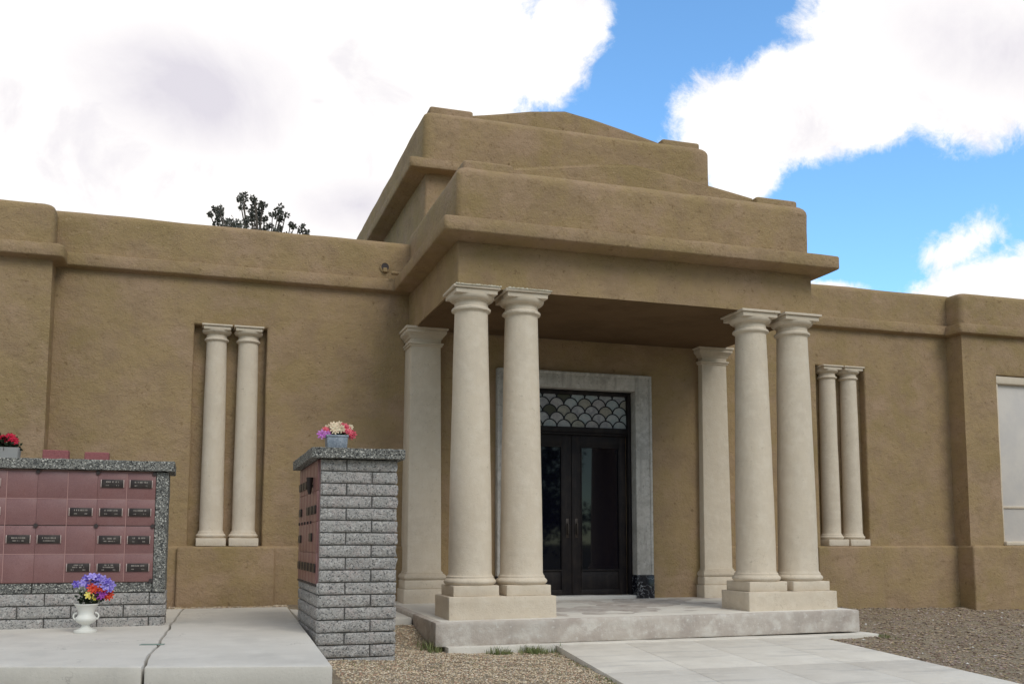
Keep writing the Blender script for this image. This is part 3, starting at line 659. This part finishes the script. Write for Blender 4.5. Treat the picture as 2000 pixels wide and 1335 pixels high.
def door(s):
    a0, a1 = (0.004, .884) if s > 0 else (-.884, -.004)
    gi0, gi1 = (.150, .775) if s > 0 else (-.775, -.150)
    bm = B(); f0, f1 = YD, YD + .045
    addbox(bm, a0, gi0, f0, f1, .08, 2.45, .004); addbox(bm, gi1, a1, f0, f1, .08, 2.45, .004); addbox(bm, gi0 + .0005, gi1 - .0005, f0 + .0005, f1, 2.28, 2.449, .002)
    addbox(bm, gi0 + .0005, gi1 - .0005, f0 + .0005, f1, .081, .16, .002); addbox(bm, gi0 + .0005, gi1 - .0005, f0 + .014, f1, .16, .43, .002)
    bd = .016
    for (p0, p1, q0, q1) in ((gi0, gi1, 2.265, 2.283), (gi0, gi1, .432, .452), (gi0, gi0 + bd, .452, 2.265), (gi1 - bd, gi1, .452, 2.265), (gi0, gi0 + bd, .16, .43), (gi1 - bd, gi1, .16, .43)):
        addbox(bm, p0 + .001, p1 - .001, f0 - .006, f0 + .03, q0, q1, .002)
    d = link('door', bm, DOORM, mz)
    bm = B(); addbox(bm, gi0, gi1, f0 + .022, f0 + .030, .44, 2.28); link('glass', bm, GLASS, d, smooth=False)
    bm = B(); hx = s * .072
    addbox(bm, hx - .024, hx + .024, f0 - .008, f0, .92, 1.20, .004)
    addbox(bm, hx - .012, hx + .012, f0 - .055, f0 - .035, .97, 1.13, .008, 3); addbox(bm, hx - .010, hx + .010, f0 - .045, f0 - .004, .965, .985, .004); addbox(bm, hx - .010, hx + .010, f0 - .045, f0 - .004, 1.115, 1.135, .004)
    link('handle', bm, HANDLE, d)
for s in (-1, 1): door(s)

# ------------------------------------------------------------------ columbaria
def block_face(bm, O, U, Nn, W, z0, rows, rh, first, blen, jw=0.010, amp=0.016, seed=0.0, r0=0):
    """courses of split-face block standing proud along direction U from O, facing Nn"""
    for r in range(rows):
        za = z0 + r * rh + jw / 2; zb = z0 + (r + 1) * rh - jw / 2
        L = first[(r + r0) % 2]; t = 0.0; segs = []
        while t < W - 1e-3:
            e = min(W, t + L); segs.append((t, e)); t = e; L = blen
        for (t0, t1) in segs:
            a, b = t0 + jw / 2, t1 - jw / 2
            if b - a < 0.02: continue
            nu = max(3, int((b - a) / .028)); nv = 5; grid = []
            for j in range(nv + 1):
                row = []
                for i in range(nu + 1):
                    u = a + (b - a) * (0 if i == 0 else 1 if i == nu else (.008 / (b - a)) if i == 1 else 1 - .008 / (b - a) if i == nu - 1 else i / nu)
                    z = za + (zb - za) * (0, .055, .35, .65, .945, 1)[j]
                    P = O + U * u + Vector((0, 0, z)); edge = i in (0, nu) or j in (0, nv)
                    d = 0.011 + .006 * noise.noise(P * 25) if edge else 0.014 + amp * (0.4 + .8 * noise.noise(P * 12 + Vector((seed, r, 0))) + .75 * noise.noise(P * 38))
                    row.append(bm.verts.new(P + Nn * d + (Vector((0, 0, noise.noise(P * 20) * .003)) if edge else Vector()) ))
                grid.append(row)
            for j in range(nv):
                for i in range(nu): bm.faces.new((grid[j][i], grid[j][i + 1], grid[j + 1][i + 1], grid[j + 1][i]))
            # sides back to the mortar
            ring = [grid[0][i] for i in range(nu + 1)] + [grid[j][nu] for j in range(1, nv + 1)] + [grid[nv][i] for i in range(nu - 1, -1, -1)] + [grid[j][0] for j in range(nv - 1, 0, -1)]
            bk = [bm.verts.new(v.co - Nn * 0.02) for v in ring]; n = len(ring)
            for i in range(n): bm.faces.new((ring[i], bk[i], bk[(i + 1) % n], ring[(i + 1) % n]))
def aggcap(name, x0, x1, y0, y1, z0, z1, parent):
    bm = B(); addbox(bm, x0, x1, y0, y1, z0, z1, .008); dice(bm, .045, 60); wobble(bm, .004, 9, 1.0, 0.004); return link(name, bm, AGG, parent, smooth=False)
def glyphs(bm, n, h, cu, cz, put):
    """row of n raised, worn characters"""
    w = h * .62; x = cu - n * w / 2
    for i in range(n):
        if random.random() < .16 and 0 < i < n - 1: x += w; continue
        k = random.choice('HOLTIEAN'); t = h * .2; a, b = x + w * .1, x + w * .82
        bars = {'H': ((a, a + t, 0, h), (b - t, b, 0, h), (a + t, b - t, h * .4, h * .6)), 'O': ((a, a + t, 0, h), (b - t, b, 0, h), (a + t, b - t, 0, t), (a + t, b - t, h - t, h)),
                'L': ((a, a + t, 0, h), (a + t, b, 0, t)), 'T': ((a, b, h - t, h), ((a + b - t) / 2, (a + b + t) / 2, 0, h - t)), 'I': (((a + b - t) / 2, (a + b + t) / 2, 0, h),),
                'E': ((a, a + t, 0, h), (a + t, b, 0, t), (a + t, b, h - t, h), (a + t, b, h * .4, h * .6)), 'A': ((a, a + t, 0, h), (b - t, b, 0, h), (a + t, b - t, h - t, h), (a + t, b - t, h * .35, h * .5)),
                'N': ((a, a + t, 0, h), (b - t, b, 0, h), (a + t, b - t, h * .3, h * .7))}[k]
        for p0, p1, q0, q1 in bars: put(bm, p0, p1, cz - h / 2 + q0, cz - h / 2 + q1)
        x += w
col1 = empty('columbarium', (-6.6, -2.4, -0.02))
tag(col1, 'long low columbarium wall with pink granite niche fronts, bronze plaques and grey block base', 'columbarium')
Y1 = -2.70; xe = -5.60; xl = -9.0
bm = B(); addbox(bm, xl, xe - .02, Y1 + .02, -2.02, -.06, 1.59); link('core', bm, MORTAR, col1)
bm = B(); block_face(bm, Vector((xl, Y1 + .012, 0)), Vector((1, 0, 0)), Vector((0, -1, 0)), xe - .01 - xl, -.05, 3, .127, (.25, .5), .5, seed=3)
block_face(bm, Vector((xe - .012, Y1 + .012, 0)), Vector((0, 1, 0)), Vector((1, 0, 0)), .66, -.05, 3, .127, (.33, .5), .5, seed=5); link('block_base', bm, SPLIT, col1, angle=80)
bm = B(); addbox(bm, xl, -6.876, Y1 - .012, -2.1, .335, .432, .006); addbox(bm, -6.866, xe - .13, Y1 - .012, -2.1, .335, .432, .006); dice(bm, .05, 50); wobble(bm, .003, 9, 2, .003); link('sill_course', bm, AGG, col1, smooth=False)
aggcap('end_post', xe - .122, xe + .002, Y1 - .03, -2.06, .335, 1.59, col1)
aggcap('cap', xl - .05, -5.54, Y1 - .075, -1.97, 1.595, 1.70, col1)
PZ = [.441, .729, 1.021, 1.294, 1.575]; PX = [-5.726 - .2835 * i for i in range(12)]
bm = B(); addbox(bm, xl, -5.725, Y1 - .004, Y1 + .06, .436, 1.59); link('panel_backing', bm, PINKJ, col1)
for j in range(4):
    for i in range(11):
        gl = .004 if i % 2 == 1 else .001; gr = .001 if i % 2 == 1 else .004   # thin scored and wider real joints alternate
        gt = .001 if j == 0 or j == 2 else .003
        bm = B(); addbox(bm, PX[i + 1] + (.0008 if i % 2 else .0035), PX[i] - (.0035 if i % 2 else .0008), Y1 - .022 - .0007 * ((i * 7 + j * 3) % 3), Y1 - .005, PZ[j] + .003, PZ[j + 1] - .003, .0015)
        link('granite_panel', bm, PINK, col1)
bm = B()
for z in (.729, 1.294): addbox(bm, xl, -5.73, Y1 - .0245, Y1 - .010, z - .003, z + .003)
for i in (1, 3, 5, 7, 9): addbox(bm, PX[i] - .0032, PX[i] + .0032, Y1 - .0255, Y1 - .011, .445, 1.57)
link('pale_joint', bm, PINKJ, col1, smooth=False)
bm = B(); addbox(bm, xl, -5.725, Y1 - .0235, Y1 - .0075, 1.0165, 1.0195); link('dark_joint', bm, DARKST, col1)
def disc(bm, x, z, r, y0, y1, n=14):
    a = [bm.verts.new((x + r * math.cos(2 * math.pi * i / n), y0, z + r * math.sin(2 * math.pi * i / n))) for i in range(n)]; b = [bm.verts.new((v.co.x * 1, y1, v.co.z)) for v in a]
    bm.faces.new(list(reversed(a)))
    for i in range(n): bm.faces.new((a[i], b[i], b[(i + 1) % n], a[(i + 1) % n]))
    bmesh.ops.recalc_face_normals(bm, faces=bm.faces[:])
for x in (-5.74, -6.292, -6.86, -7.43):
    for z in (1.018, 1.568, .45):
        if z == .45 and x != -5.74: continue
        bm = B(); disc(bm, x, z, .021, Y1 - .040, Y1 - .02); link('rosette', bm, DARKST, col1)
def plaque(parent, cx, cz, y, lines, w=.205, h=.085, rim=True):
    bm = B(); addbox(bm, cx - w / 2, cx + w / 2, y - .012, y, cz - h / 2, cz + h / 2, .003); pq = link('plaque', bm, BRONZE, parent)
    if rim:
        for s in (-1, 1):
            bm = B(); addbox(bm, cx + s * (w / 2 + .007) - .0045, cx + s * (w / 2 + .007) + .0045, y - .018, y - .0, cz - h / 2 + .002, cz + h / 2 - .002, .003); link('plaque_edge', bm, BRONZEHI, pq)
    def put(bm_, a, b, c, d): addbox(bm_, a, b, y - .0145, y - .012, c, d)
    for (n, hh, du, dz) in lines:
        bm = B(); glyphs(bm, n, hh, cx + du, cz + dz, put); link('lettering', bm, LETTER, pq, smooth=False)
ND = [(13, .016, 0, .018), (4, .011, -.05, -.018), (4, .011, .05, -.018)]; ND2 = [(11, .013, 0, .024), (14, .013, 0, .002), (4, .011, -.055, -.024), (4, .011, .055, -.024)]; ND3 = [(13, .016, 0, .012), (16, .011, 0, -.016)]
yq = Y1 - .024
for x, z, L in ((-7.31, 1.452, ND), (-6.15, 1.457, ND), (-5.87, 1.457, ND), (-7.30, 1.163, ND), (-6.443, 1.160, ND), (-6.154, 1.160, ND), (-5.874, 1.161, ND), (-7.013, .880, ND3), (-6.73, .880, ND3),
                (-6.158, .876, ND3), (-5.874, .874, ND), (-6.444, .592, ND2), (-6.156, .590, ND2), (-5.873, .588, ND)):
    plaque(col1, x, z, yq, L)

col2 = empty('columbarium', (-3.81, -3.28, -0.27))
tag(col2, 'tall grey split-face block columbarium end with pink granite side, standing left of the porch steps', 'columbarium')
cx0, cx1, cy0, cy1 = -4.178, -3.428, -4.135, -2.40
bm = B(); addbox(bm, cx0 + .012, cx1 - .012, cy0 + .012, cy1 - .012, -.42, 1.66); link('core', bm, MORTAR, col2)
bm = B(); rh = .1195; rows = 17; zb = 1.66 - rows * rh; Z3 = Vector((0, 0, 0))
block_face(bm, Vector((cx0, cy0 + .010, 0)), Vector((1, 0, 0)), Vector((0, -1, 0)), cx1 - cx0, zb, rows, rh, (.255, .505), .505, seed=1)
block_face(bm, Vector((cx1 - .010, cy0, 0)), Vector((0, 1, 0)), Vector((1, 0, 0)), cy1 - cy0, zb, rows, rh, (.50, .25), .505, seed=7)
block_face(bm, Vector((cx0 + .010, cy1, 0)), Vector((0, -1, 0)), Vector((-1, 0, 0)), cy1 - cy0, zb, 7, rh, (.25, .50), .505, seed=9)
block_face(bm, Vector((cx1, cy1 - .010, 0)), Vector((-1, 0, 0)), Vector((0, 1, 0)), cx1 - cx0, zb, rows, rh, (.50, .25), .505, seed=11)
link('block_wall', bm, SPLIT, col2, angle=80)
aggcap('cap', -4.275, -3.365, -4.235, -2.33, 1.662, 1.762, col2)
# granite niche fronts on the west side
XW = -4.178
bm = B(); addbox(bm, XW - .004, XW + .05, -4.10, -2.42, .445, 1.655); link('panel_backing', bm, PINKJ, col2)
for j in range(4):
    for i in range(6):
        ya = -4.10 + .28 * i; bm = B(); addbox(bm, XW - .020 - .0006 * ((i + j) % 3), XW - .005, ya + .0015, ya + .2785, .447 + .302 * j + .0015, .447 + .302 * (j + 1) - .002, .0015); link('granite_panel', bm, PINK, col2)
bm = B(); addbox(bm, XW - .026, XW + .03, -4.10, -2.42, .425, .444, .003); link('panel_ledge', bm, DARKST, col2)
def side_plaque(y, z, w=.19, h=.085):
    bm = B(); addbox(bm, XW - .034, XW - .021, y - w / 2, y + w / 2, z - h / 2, z + h / 2, .003); pq = link('plaque', bm, BRONZE, col2)
    for s in (-1, 1):
        bm = B(); addbox(bm, XW - .036, XW - .021, y + s * (w / 2 + .006) - .004, y + s * (w / 2 + .006) + .004, z - h / 2 + .002, z + h / 2 - .002, .003); link('plaque_edge', bm, BRONZE, pq)
for y, z in ((-2.60, 1.45), (-2.86, 1.45), (-3.12, 1.45), (-2.62, 1.17), (-3.38, 1.17), (-3.66, 1.17), (-3.94, 1.17), (-2.62, .885), (-3.66, .90), (-2.60, .60), (-2.86, .60), (-3.12, .60), (-3.40, .60), (-3.68, .60), (-3.96, .60)): side_plaque(y, z)
# small bronze bud vase with greenery fixed on the side
bm = B(); lathe(bm, [(.012, 1.33), (.022, 1.36), (.03, 1.45), (.034, 1.50), (.02, 1.50)], XW - .055, -3.72, 14); addbox(bm, XW - .05, XW - .018, -3.73, -3.71, 1.40, 1.43); link('bud_vase', bm, BRONZE, col2)
for y in (-2.50, -2.78, -3.06, -3.34, -3.62):
    bm = B(); addbox(bm, XW - .034, XW - .018, y - .016, y + .016, 1.035, 1.067, .006); link('rosette', bm, DARKST, col2)

# joint filler strip across the crack in the slab
bm = B(); addbox(bm, -.10, .10, -.035, .035, 0, .006, .002)
for v in bm.verts: v.co = Matrix.Rotation(R_(-13), 4, 'Z') @ v.co
o = link('cover_strip', bm, TAPE); o.location = (-5.64, -4.60, -0.034 + .004); tag(o, 'short grey green strip lying across the open joint in the concrete slab', 'strip')

# ------------------------------------------------------------------ flowers and containers
def blossom(bm, c, r, n=9, layers=3, tilt=None, seed=0):
    rnd = random.Random(seed); ax = tilt or Vector((rnd.uniform(-.6, .6), -1, rnd.uniform(.1, .9))); ax.normalize()
    qt = ax.to_track_quat('Z', 'Y')
    for L in range(layers):
        rr = r * (1 - .26 * L); up = .16 + .28 * L
        for i in range(n - L):
            a = 2 * math.pi * (i + .5 * L + rnd.uniform(-.15, .15)) / (n - L); w = .34 * rr * 6.5 / n
            pts = [(0, 0, 0), (rr * .5, w, rr * up * .8), (rr, w * .45, rr * up * 1.1 + rr * rnd.uniform(-.1, .1)), (rr * 1.02, -w * .45, rr * up), (rr * .5, -w, rr * up * .8)]
            vs = []
            for x, y, z in pts:
                xx = x * math.cos(a) - y * math.sin(a); yy = x * math.sin(a) + y * math.cos(a); vs.append(bm.verts.new(Vector(c) + qt @ Vector((xx, yy, z))))
            bm.faces.new((vs[0], vs[1], vs[4])); bm.faces.new((vs[1], vs[2], vs[3], vs[4]))
def leaves(bm, c, R, n, size, seed=0, flat=1.0):
    rnd = random.Random(seed)
    for i in range(n):
        d = Vector((rnd.gauss(0, 1), rnd.gauss(0, 1), rnd.gauss(0, 1) * flat)); d.normalize(); P = Vector(c) + d * R * rnd.uniform(.3, 1); t = Vector((rnd.uniform(-1, 1), rnd.uniform(-1, 1), rnd.uniform(-1, 1))).normalized(); s_ = d.cross(t).normalized() * size * .3
        e = (d * .7 + t * .6).normalized() * size
        a = [bm.verts.new(P), bm.verts.new(P + e * .5 + s_), bm.verts.new(P + e), bm.verts.new(P + e * .5 - s_)]; bm.faces.new(a)
def tube(bm, pts, r, n=6):
    prev = None
    for k, P in enumerate(pts):
        P = Vector(P); d = (Vector(pts[min(k + 1, len(pts) - 1)]) - Vector(pts[max(k - 1, 0)])).normalized(); a = d.orthogonal().normalized(); b = d.cross(a)
        rr = r[k] if isinstance(r, (list, tuple)) else r
        vs = [bm.verts.new(P + a * rr * math.cos(2 * math.pi * i / n) + b * rr * math.sin(2 * math.pi * i / n)) for i in range(n)]
        if prev:
            # keep rings aligned
            best = min(range(n), key=lambda s_: sum((prev[i].co - vs[(i + s_) % n].co).length for i in range(n))); vs = vs[best:] + vs[:best]
            for i in range(n): bm.faces.new((prev[i], prev[(i + 1) % n], vs[(i + 1) % n], vs[i]))
        prev = vs
def bouquet(name, base, label, items, leafspec, stems=True, cat='flowers'):
    t = empty(name, base); tag(t, label, cat)
    bm = B()
    for (c, R, n, sz, sd_) in leafspec: leaves(bm, c, R, n, sz, sd_)
    link('foliage', bm, DKGREEN, t, smooth=False)
    if stems:
        bm = B()
        for (c, r, m, n) in items: tube(bm, [base, (Vector(base) * .4 + Vector(c) * .6) + Vector((0, 0, .01)), c], .0022, 5)
        link('stems', bm, GREEN, t)
    for i, (c, r, m, n) in enumerate(items):
        bm = B(); blossom(bm, c, r, n, 3, seed=hash_(c)); link('blossom', bm, m, t, smooth=False)
    return t
def hash_(c): return int(abs(c[0] * 7919 + c[1] * 104729 + c[2] * 1299709) * 100) % 100000
# white two-handled urn on the slab
ux, uy, uz = -6.30, -3.27, -0.021
bm = B(); up_ = [(.105, 0), (.108, .006), (.106, .022), (.078, .030), (.05, .045), (.036, .062), (.036, .075), (.062, .088), (.088, .105), (.098, .125), (.096, .142), (.080, .158), (.070, .175), (.074, .20), (.086, .235), (.104, .262), (.112, .268), (.112, .276), (.104, .276), (.085, .25)]
lathe(bm, [(r, uz + z) for r, z in up_], ux, uy, 36); 
urn = link('urn', bm, WHITE, None, angle=40)
tag(urn, 'small white footed urn with two handles standing on the slab before the pink granite wall', 'urn')
for v in urn.data.vertices: v.co -= Vector((ux, uy, uz))
urn.location = (ux, uy, uz)
for s in (-1, 1):
    bm = B(); tube(bm, [(ux + s * (.080 + .034 * math.sin(a)) , uy, uz + .155 - .033 * math.cos(a)) for a in [math.pi * i / 10 for i in range(11)]], .008, 8); link('handle', bm, WHITE, urn)
cbx = [(-.16, .245, .040, P_PURPLE, 6), (-.10, .255, .038, P_PURPLE, 6), (-.065, .30, .042, P_PURPLE, 6), (-.01, .315, .045, P_PURPLE, 6), (.04, .305, .045, P_PURPLE, 6), (.09, .285, .048, P_PURPLE, 6), (.14, .265, .046, P_PURPLE, 6), (.185, .225, .046, P_PURPLE, 6),
       (.02, .26, .050, P_PURPLE, 6), (.12, .215, .048, P_PURPLE, 6), (-.05, .235, .036, P_PURPLE, 6), (.07, .245, .045, P_PURPLE, 6), (.17, .19, .04, P_PURPLE, 6),
       (.0, .205, .062, P_RED, 10), (.055, .215, .060, P_RED, 10), (.10, .195, .045, P_RED, 10), (.16, .135, .060, P_RED, 10), (.03, .165, .056, P_MAG, 9), (.09, .14, .056, P_MAG, 9), (.13, .165, .045, P_MAG, 9), (.06, .12, .045, P_MAG, 9), (-.03, .135, .045, P_YEL, 8), (.015, .105, .034, P_YEL, 8), (.055, .10, .03, P_YEL, 8)]
bouquet('flower_bouquet', (ux, uy, uz + .20), 'purple, red and yellow silk flowers leaning out of the white urn', [((ux + .05 + a * .93, uy - .03 + (i % 3) * .02, uz + .276 + b - .055), r, (P_LILAC if m is P_PURPLE and i % 2 else m), n) for i, (a, b, r, m, n) in enumerate(cbx)],
        [((ux + .04, uy + .03, uz + .33), .070, 90, .05, 4), ((ux + .10, uy + .05, uz + .38), .09, 90, .05, 5), ((ux - .05, uy + .01, uz + .33), .035, 30, .045, 6), ((ux + .02, uy, uz + .285), .045, 60, .04, 8)])
# zinc pot on the block pillar
zx, zy, zz = -4.01, -3.98, 1.764
bm = B(); addbox(bm, zx - .105, zx + .105, zy - .09, zy + .09, zz, zz + .135, .012, 3)
addbox(bm, zx - .110, zx + .110, zy - .095, zy - .083, zz + .118, zz + .14, .004); addbox(bm, zx - .110, zx + .110, zy + .083, zy + .095, zz + .118, zz + .14, .004); addbox(bm, zx - .112, zx - .10, zy - .083, zy + .083, zz + .118, zz + .14, .004); addbox(bm, zx + .10, zx + .112, zy - .083, zy + .083, zz + .118, zz + .14, .004)
for v in bm.verts: v.co = Vector((zx + (v.co.x - zx) * (.92 + .08 * (v.co.z - zz) / .14), zy + (v.co.y - zy) * (.92 + .08 * (v.co.z - zz) / .14), v.co.z)) - Vector((zx, zy, zz))
zp = link('metal_pot', bm, ZINC); zp.location = (zx, zy, zz); tag(zp, 'weathered blue grey metal pot on the cap of the block pillar', 'pot')
its = [(-.145, .165, .052, P_ORCH, 8), (-.10, .205, .050, P_PINK, 8), (-.075, .235, .045, P_CREAM, 8), (-.02, .215, .052, P_CREAM, 9), (-.03, .262, .045, P_CREAM, 8), (.03, .275, .040, P_CREAM, 8), (.045, .225, .045, P_CREAM, 8), (.09, .235, .055, P_PINK, 9), (.16, .175, .052, P_PINK, 9),
       (.12, .195, .045, P_PINK, 8), (.14, .25, .03, P_CREAM, 7), (.02, .17, .032, P_CREAM, 7), (-.09, .165, .040, P_ORCH, 8), (.06, .26, .035, P_PINK, 8), (.10, .155, .03, P_CREAM, 7)]
bouquet('flower_bouquet', (zx, zy, zz + .08), 'pink, cream and orchid silk flowers filling the metal pot on the block pillar', [((zx + a, zy - .03 + (i % 3) * .03, zz + b - .02), r, m, n) for i, (a, b, r, m, n) in enumerate(its)],
        [((zx, zy + .05, zz + .155), .07, 110, .045, 14), ((zx + .07, zy + .05, zz + .16), .06, 60, .045, 15), ((zx - .07, zy + .05, zz + .16), .045, 40, .045, 16), ((zx, zy - .03, zz + .135), .035, 40, .035, 17)])
# loose petal sprig hanging by the pot's left side
# grey planter with crimson flowers on the long columbarium
gx_, gy_, gz_ = -7.235, -2.48, 1.702
bm = B()
loft(bm, [(-.17, .15, -.09, .09, 0, .02), (-.18, .16, -.10, .10, .12, .02), (-.17, .15, -.09, .09, .121, .02), (-.16, .14, -.08, .08, .10, .02)], 3)
gp = link('planter', bm, GREYPOT); gp.location = (gx_, gy_, gz_); tag(gp, 'plain grey stone planter on the cap of the long columbarium', 'planter')
bouquet('flower_bouquet', (gx_, gy_, gz_ + .08), 'crimson silk flowers in the grey planter on the long columbarium',
        [((gx_ + a, gy_ - .02, gz_ + b), r, P_CRIM, 9) for a, b, r in ((.02, .21, .055), (.07, .225, .055), (.10, .19, .05), (-.05, .22, .055), (-.12, .20, .05), (-.18, .23, .05))],
        [((gx_ + .02, gy_, gz_ + .15), .09, 130, .07, 24), ((gx_ - .10, gy_, gz_ + .15), .09, 120, .07, 25), ((gx_ + .12, gy_, gz_ + .14), .05, 40, .05, 26)])
# pink granite flower vases without flowers
for (a, b, zt, yb, lab) in ((-6.86, -6.61, .110, -2.44, 'dark pink granite block on the columbarium cap, the one nearer the planter'), (-6.455, -6.215, .098, -2.44, 'lighter pink granite block on the columbarium cap, the one nearer the end post')):
    bm = B(); addbox(bm, -(b - a) / 2, (b - a) / 2, -.07, .07, 0, zt, .008, 2); dice(bm, .05); wobble(bm, .002, 9, a)
    o = link('granite_block', bm, PINKR, smooth=False); o.location = ((a + b) / 2, yb, 1.702); tag(o, lab, 'granite block', 'pink granite blocks on the columbarium cap')

# ------------------------------------------------------------------ weeds
def tuft(bm, x, y, z, n, h, spread, rnd):
    for i in range(n):
        a = rnd.uniform(0, 6.28); r = rnd.uniform(0, spread); hh = h * rnd.uniform(.4, 1.1); l = rnd.uniform(.1, .7) * hh; b0 = Vector((x + r * math.cos(a), y + r * math.sin(a), z)); d = Vector((math.cos(a), math.sin(a), 0)); w = Vector((-d.y, d.x, 0)) * rnd.uniform(.002, .004)
        p1 = b0 + d * l * .35 + Vector((0, 0, hh * .6)); p2 = b0 + d * l + Vector((0, 0, hh))
        v = [bm.verts.new(b0 - w), bm.verts.new(b0 + w), bm.verts.new(p1 + w * .8), bm.verts.new(p1 - w * .8), bm.verts.new(p2)]
        bm.faces.new((v[0], v[1], v[2], v[3])); bm.faces.new((v[3], v[2], v[4]))
rnd = random.Random(5); bm = B()
def tz(x, y): return ground_z(x, y) - .01
for k in range(130):   # foot of the porch, left half
    x = rnd.uniform(-2.3, -1.35); y = -3.29 - abs(rnd.gauss(0, .10)); dens = .15 + .85 * (noise.noise(Vector((x * 5, 1, 1))) > .02)
    if rnd.random() < dens: tuft(bm, x, y, tz(x, y), 8, rnd.uniform(.05, .13), .03, rnd)
for k in range(30):
    x = rnd.gauss(-2.80, .06); y = rnd.uniform(-3.25, -2.85); tuft(bm, x, y, tz(x, y), 9, rnd.uniform(.06, .15), .03, rnd)
for k in range(26):
    x = rnd.gauss(-1.62, .10); y = rnd.uniform(-3.5, -3.26); tuft(bm, x, y, tz(x, y), 9, rnd.uniform(.05, .12), .03, rnd)
for k in range(120):   # along the walk's left edge
    y = rnd.uniform(-7, -3.3); x = wx0(y) - abs(rnd.gauss(.02, .06)); 
    if noise.noise(Vector((y * 2.2, 3, 3))) > -.15: tuft(bm, x, y, tz(x, y), 6, rnd.uniform(.015, .05), .03, rnd)
for k in range(420):   # sparse patches in the gravel
    x = rnd.uniform(-4.1, -1.7); y = rnd.uniform(-6.6, -3.4)
    if noise.noise(Vector((x * 1.1, y * 1.1, 7))) > .08: tuft(bm, x, y, tz(x, y), 6, rnd.uniform(.012, .03), .04, rnd)
for k in range(40):
    x = rnd.gauss(-3.45, .25); y = rnd.gauss(-4.55, .12); tuft(bm, x, y, tz(x, y), 6, rnd.uniform(.012, .035), .04, rnd)
for k in range(60):    # right of the step and here and there in the mulch
    x = rnd.gauss(2.98, .07); y = rnd.gauss(-3.3, .08); tuft(bm, x, y, tz(x, y), 6, rnd.uniform(.02, .06), .03, rnd)
for k in range(26):
    x = rnd.uniform(-5.7, -4.4); y = -6.35 + (-5.0 - x) * -.30 - rnd.uniform(.0, .08); tuft(bm, x, y - .22, tz(x, y), 8, rnd.uniform(.04, .12), .03, rnd)
tag(link('weeds', bm, GRASS, smooth=False), 'thin green weeds along the porch footing, the walk edge and in the gravel', None, None, 'stuff')

# ------------------------------------------------------------------ trees
def tree(name, base, h, clusters, label, leaf, cat='tree', group=None, nleaf=260, lsize=.16, trunk_r=.35):
    t = empty(name, base); tag(t, label, cat, group)
    rr = random.Random(int(abs(base[0] * 13 + base[1])))
    Bv = Vector(base); top = Bv + Vector((0, 0, h))
    bm = B(); tube(bm, [Bv + Vector((0, 0, -.5)), Bv + Vector((.15, 0, h * .3)), Bv + Vector((-.1, .1, h * .55)), Bv + Vector((.1, 0, h * .75))], [trunk_r, trunk_r * .8, trunk_r * .5, trunk_r * .3], 10)
    for (c, R) in clusters:
        c = Vector(c); st = Bv + Vector((0, 0, max(h * .35, min(h * .72, (c.z - Bv.z) * .62)))); mid = (st + c) / 2 + Vector((rr.uniform(-.2, .2), 0, rr.uniform(-.1, .3)))
        tube(bm, [st, mid, c], [trunk_r * .22, trunk_r * .12, trunk_r * .05], 6)
    link('trunk', bm, BARK, t)
    bm = B()
    for k, (c, R) in enumerate(clusters):
        for s_ in range(max(2, int(nleaf * R / .5) // 28)):
            d = Vector((rr.gauss(0, .5), rr.gauss(0, .5), rr.gauss(0, .5))) * R; leaves(bm, Vector(c) + d, R * .38, 28, lsize, rr.randrange(99999))
    link('crown', bm, leaf, t, smooth=False)
    return t
def ray_pt(px, py, Y):
    d = CF + CR * ((px - 1000) / F_PX) - CU * ((py - PP_Y) / F_PX); t_ = (Y - CAM.y) / d.y; return CAM + d * t_
TY = 22.0
sp = [(410, 418, 7), (418, 408, 6), (428, 407, 10), (434, 416, 10), (440, 430, 11), (425, 432, 10), (452, 434, 8), (466, 437, 6), (475, 380, 7), (468, 390, 6), (478, 395, 7), (475, 403, 6), (497, 385, 7), (500, 396, 6), (490, 404, 9), (502, 408, 10), (512, 402, 7), (488, 414, 9), (498, 422, 12), (508, 420, 10),
      (480, 428, 7), (495, 436, 14), (508, 436, 11), (517, 428, 8), (532, 424, 8), (543, 418, 8), (550, 412, 8), (558, 419, 8), (548, 426, 7), (536, 443, 8), (526, 441, 6), (521, 446, 6), (567, 438, 5), (573, 446, 8), (585, 442, 6), (594, 450, 7), (600, 458, 8), (440, 445, 12), (500, 452, 22), (545, 455, 18), (470, 455, 18)]
cl = [(tuple(ray_pt(a + random.uniform(-1, 1), b, TY + random.uniform(-1.2, 1.2))), r * .0191 * 1.0) for a, b, r in sp]
ct = ray_pt(500, 600, TY)
for k in range(26):
    cl.append(((ct.x + random.gauss(0, 1.4), TY + random.gauss(0, 1.4), random.uniform(6.5, 11.2)), random.uniform(.35, .7)))
tree('eucalyptus_tree', (ct.x, TY, -.1), 13.0, cl, 'tall tree whose thin leafy top shows over the left parapet', GUM, nleaf=230, lsize=.115)
# trees behind the camera, seen only as reflections in the door glass
for k, (x, y, h, w) in enumerate(((5.5, -33, 9, 3.6), (11.6, -35, 13, 3.2), (-2.5, -40, 9, 4.0), (27, -42, 10, 4.2))):
    rr = random.Random(90 + k)
    cl = [((x + rr.gauss(0, w * .42), y + rr.gauss(0, w * .42), -1 + h * rr.uniform(.1, 1)), rr.uniform(.7, 1.4)) for i in range(50)]
    tree('shade_tree', (x, y, -1), h, cl, ['shade tree across the lawn straight opposite the doors', 'tallest shade tree across the lawn, seen in the left door glass', 'shade tree across the lawn on the west side', 'shade tree across the lawn on the east side'][k], GREEN, group='trees across the lawn facing the porch', nleaf=110, lsize=.28, trunk_r=.3)
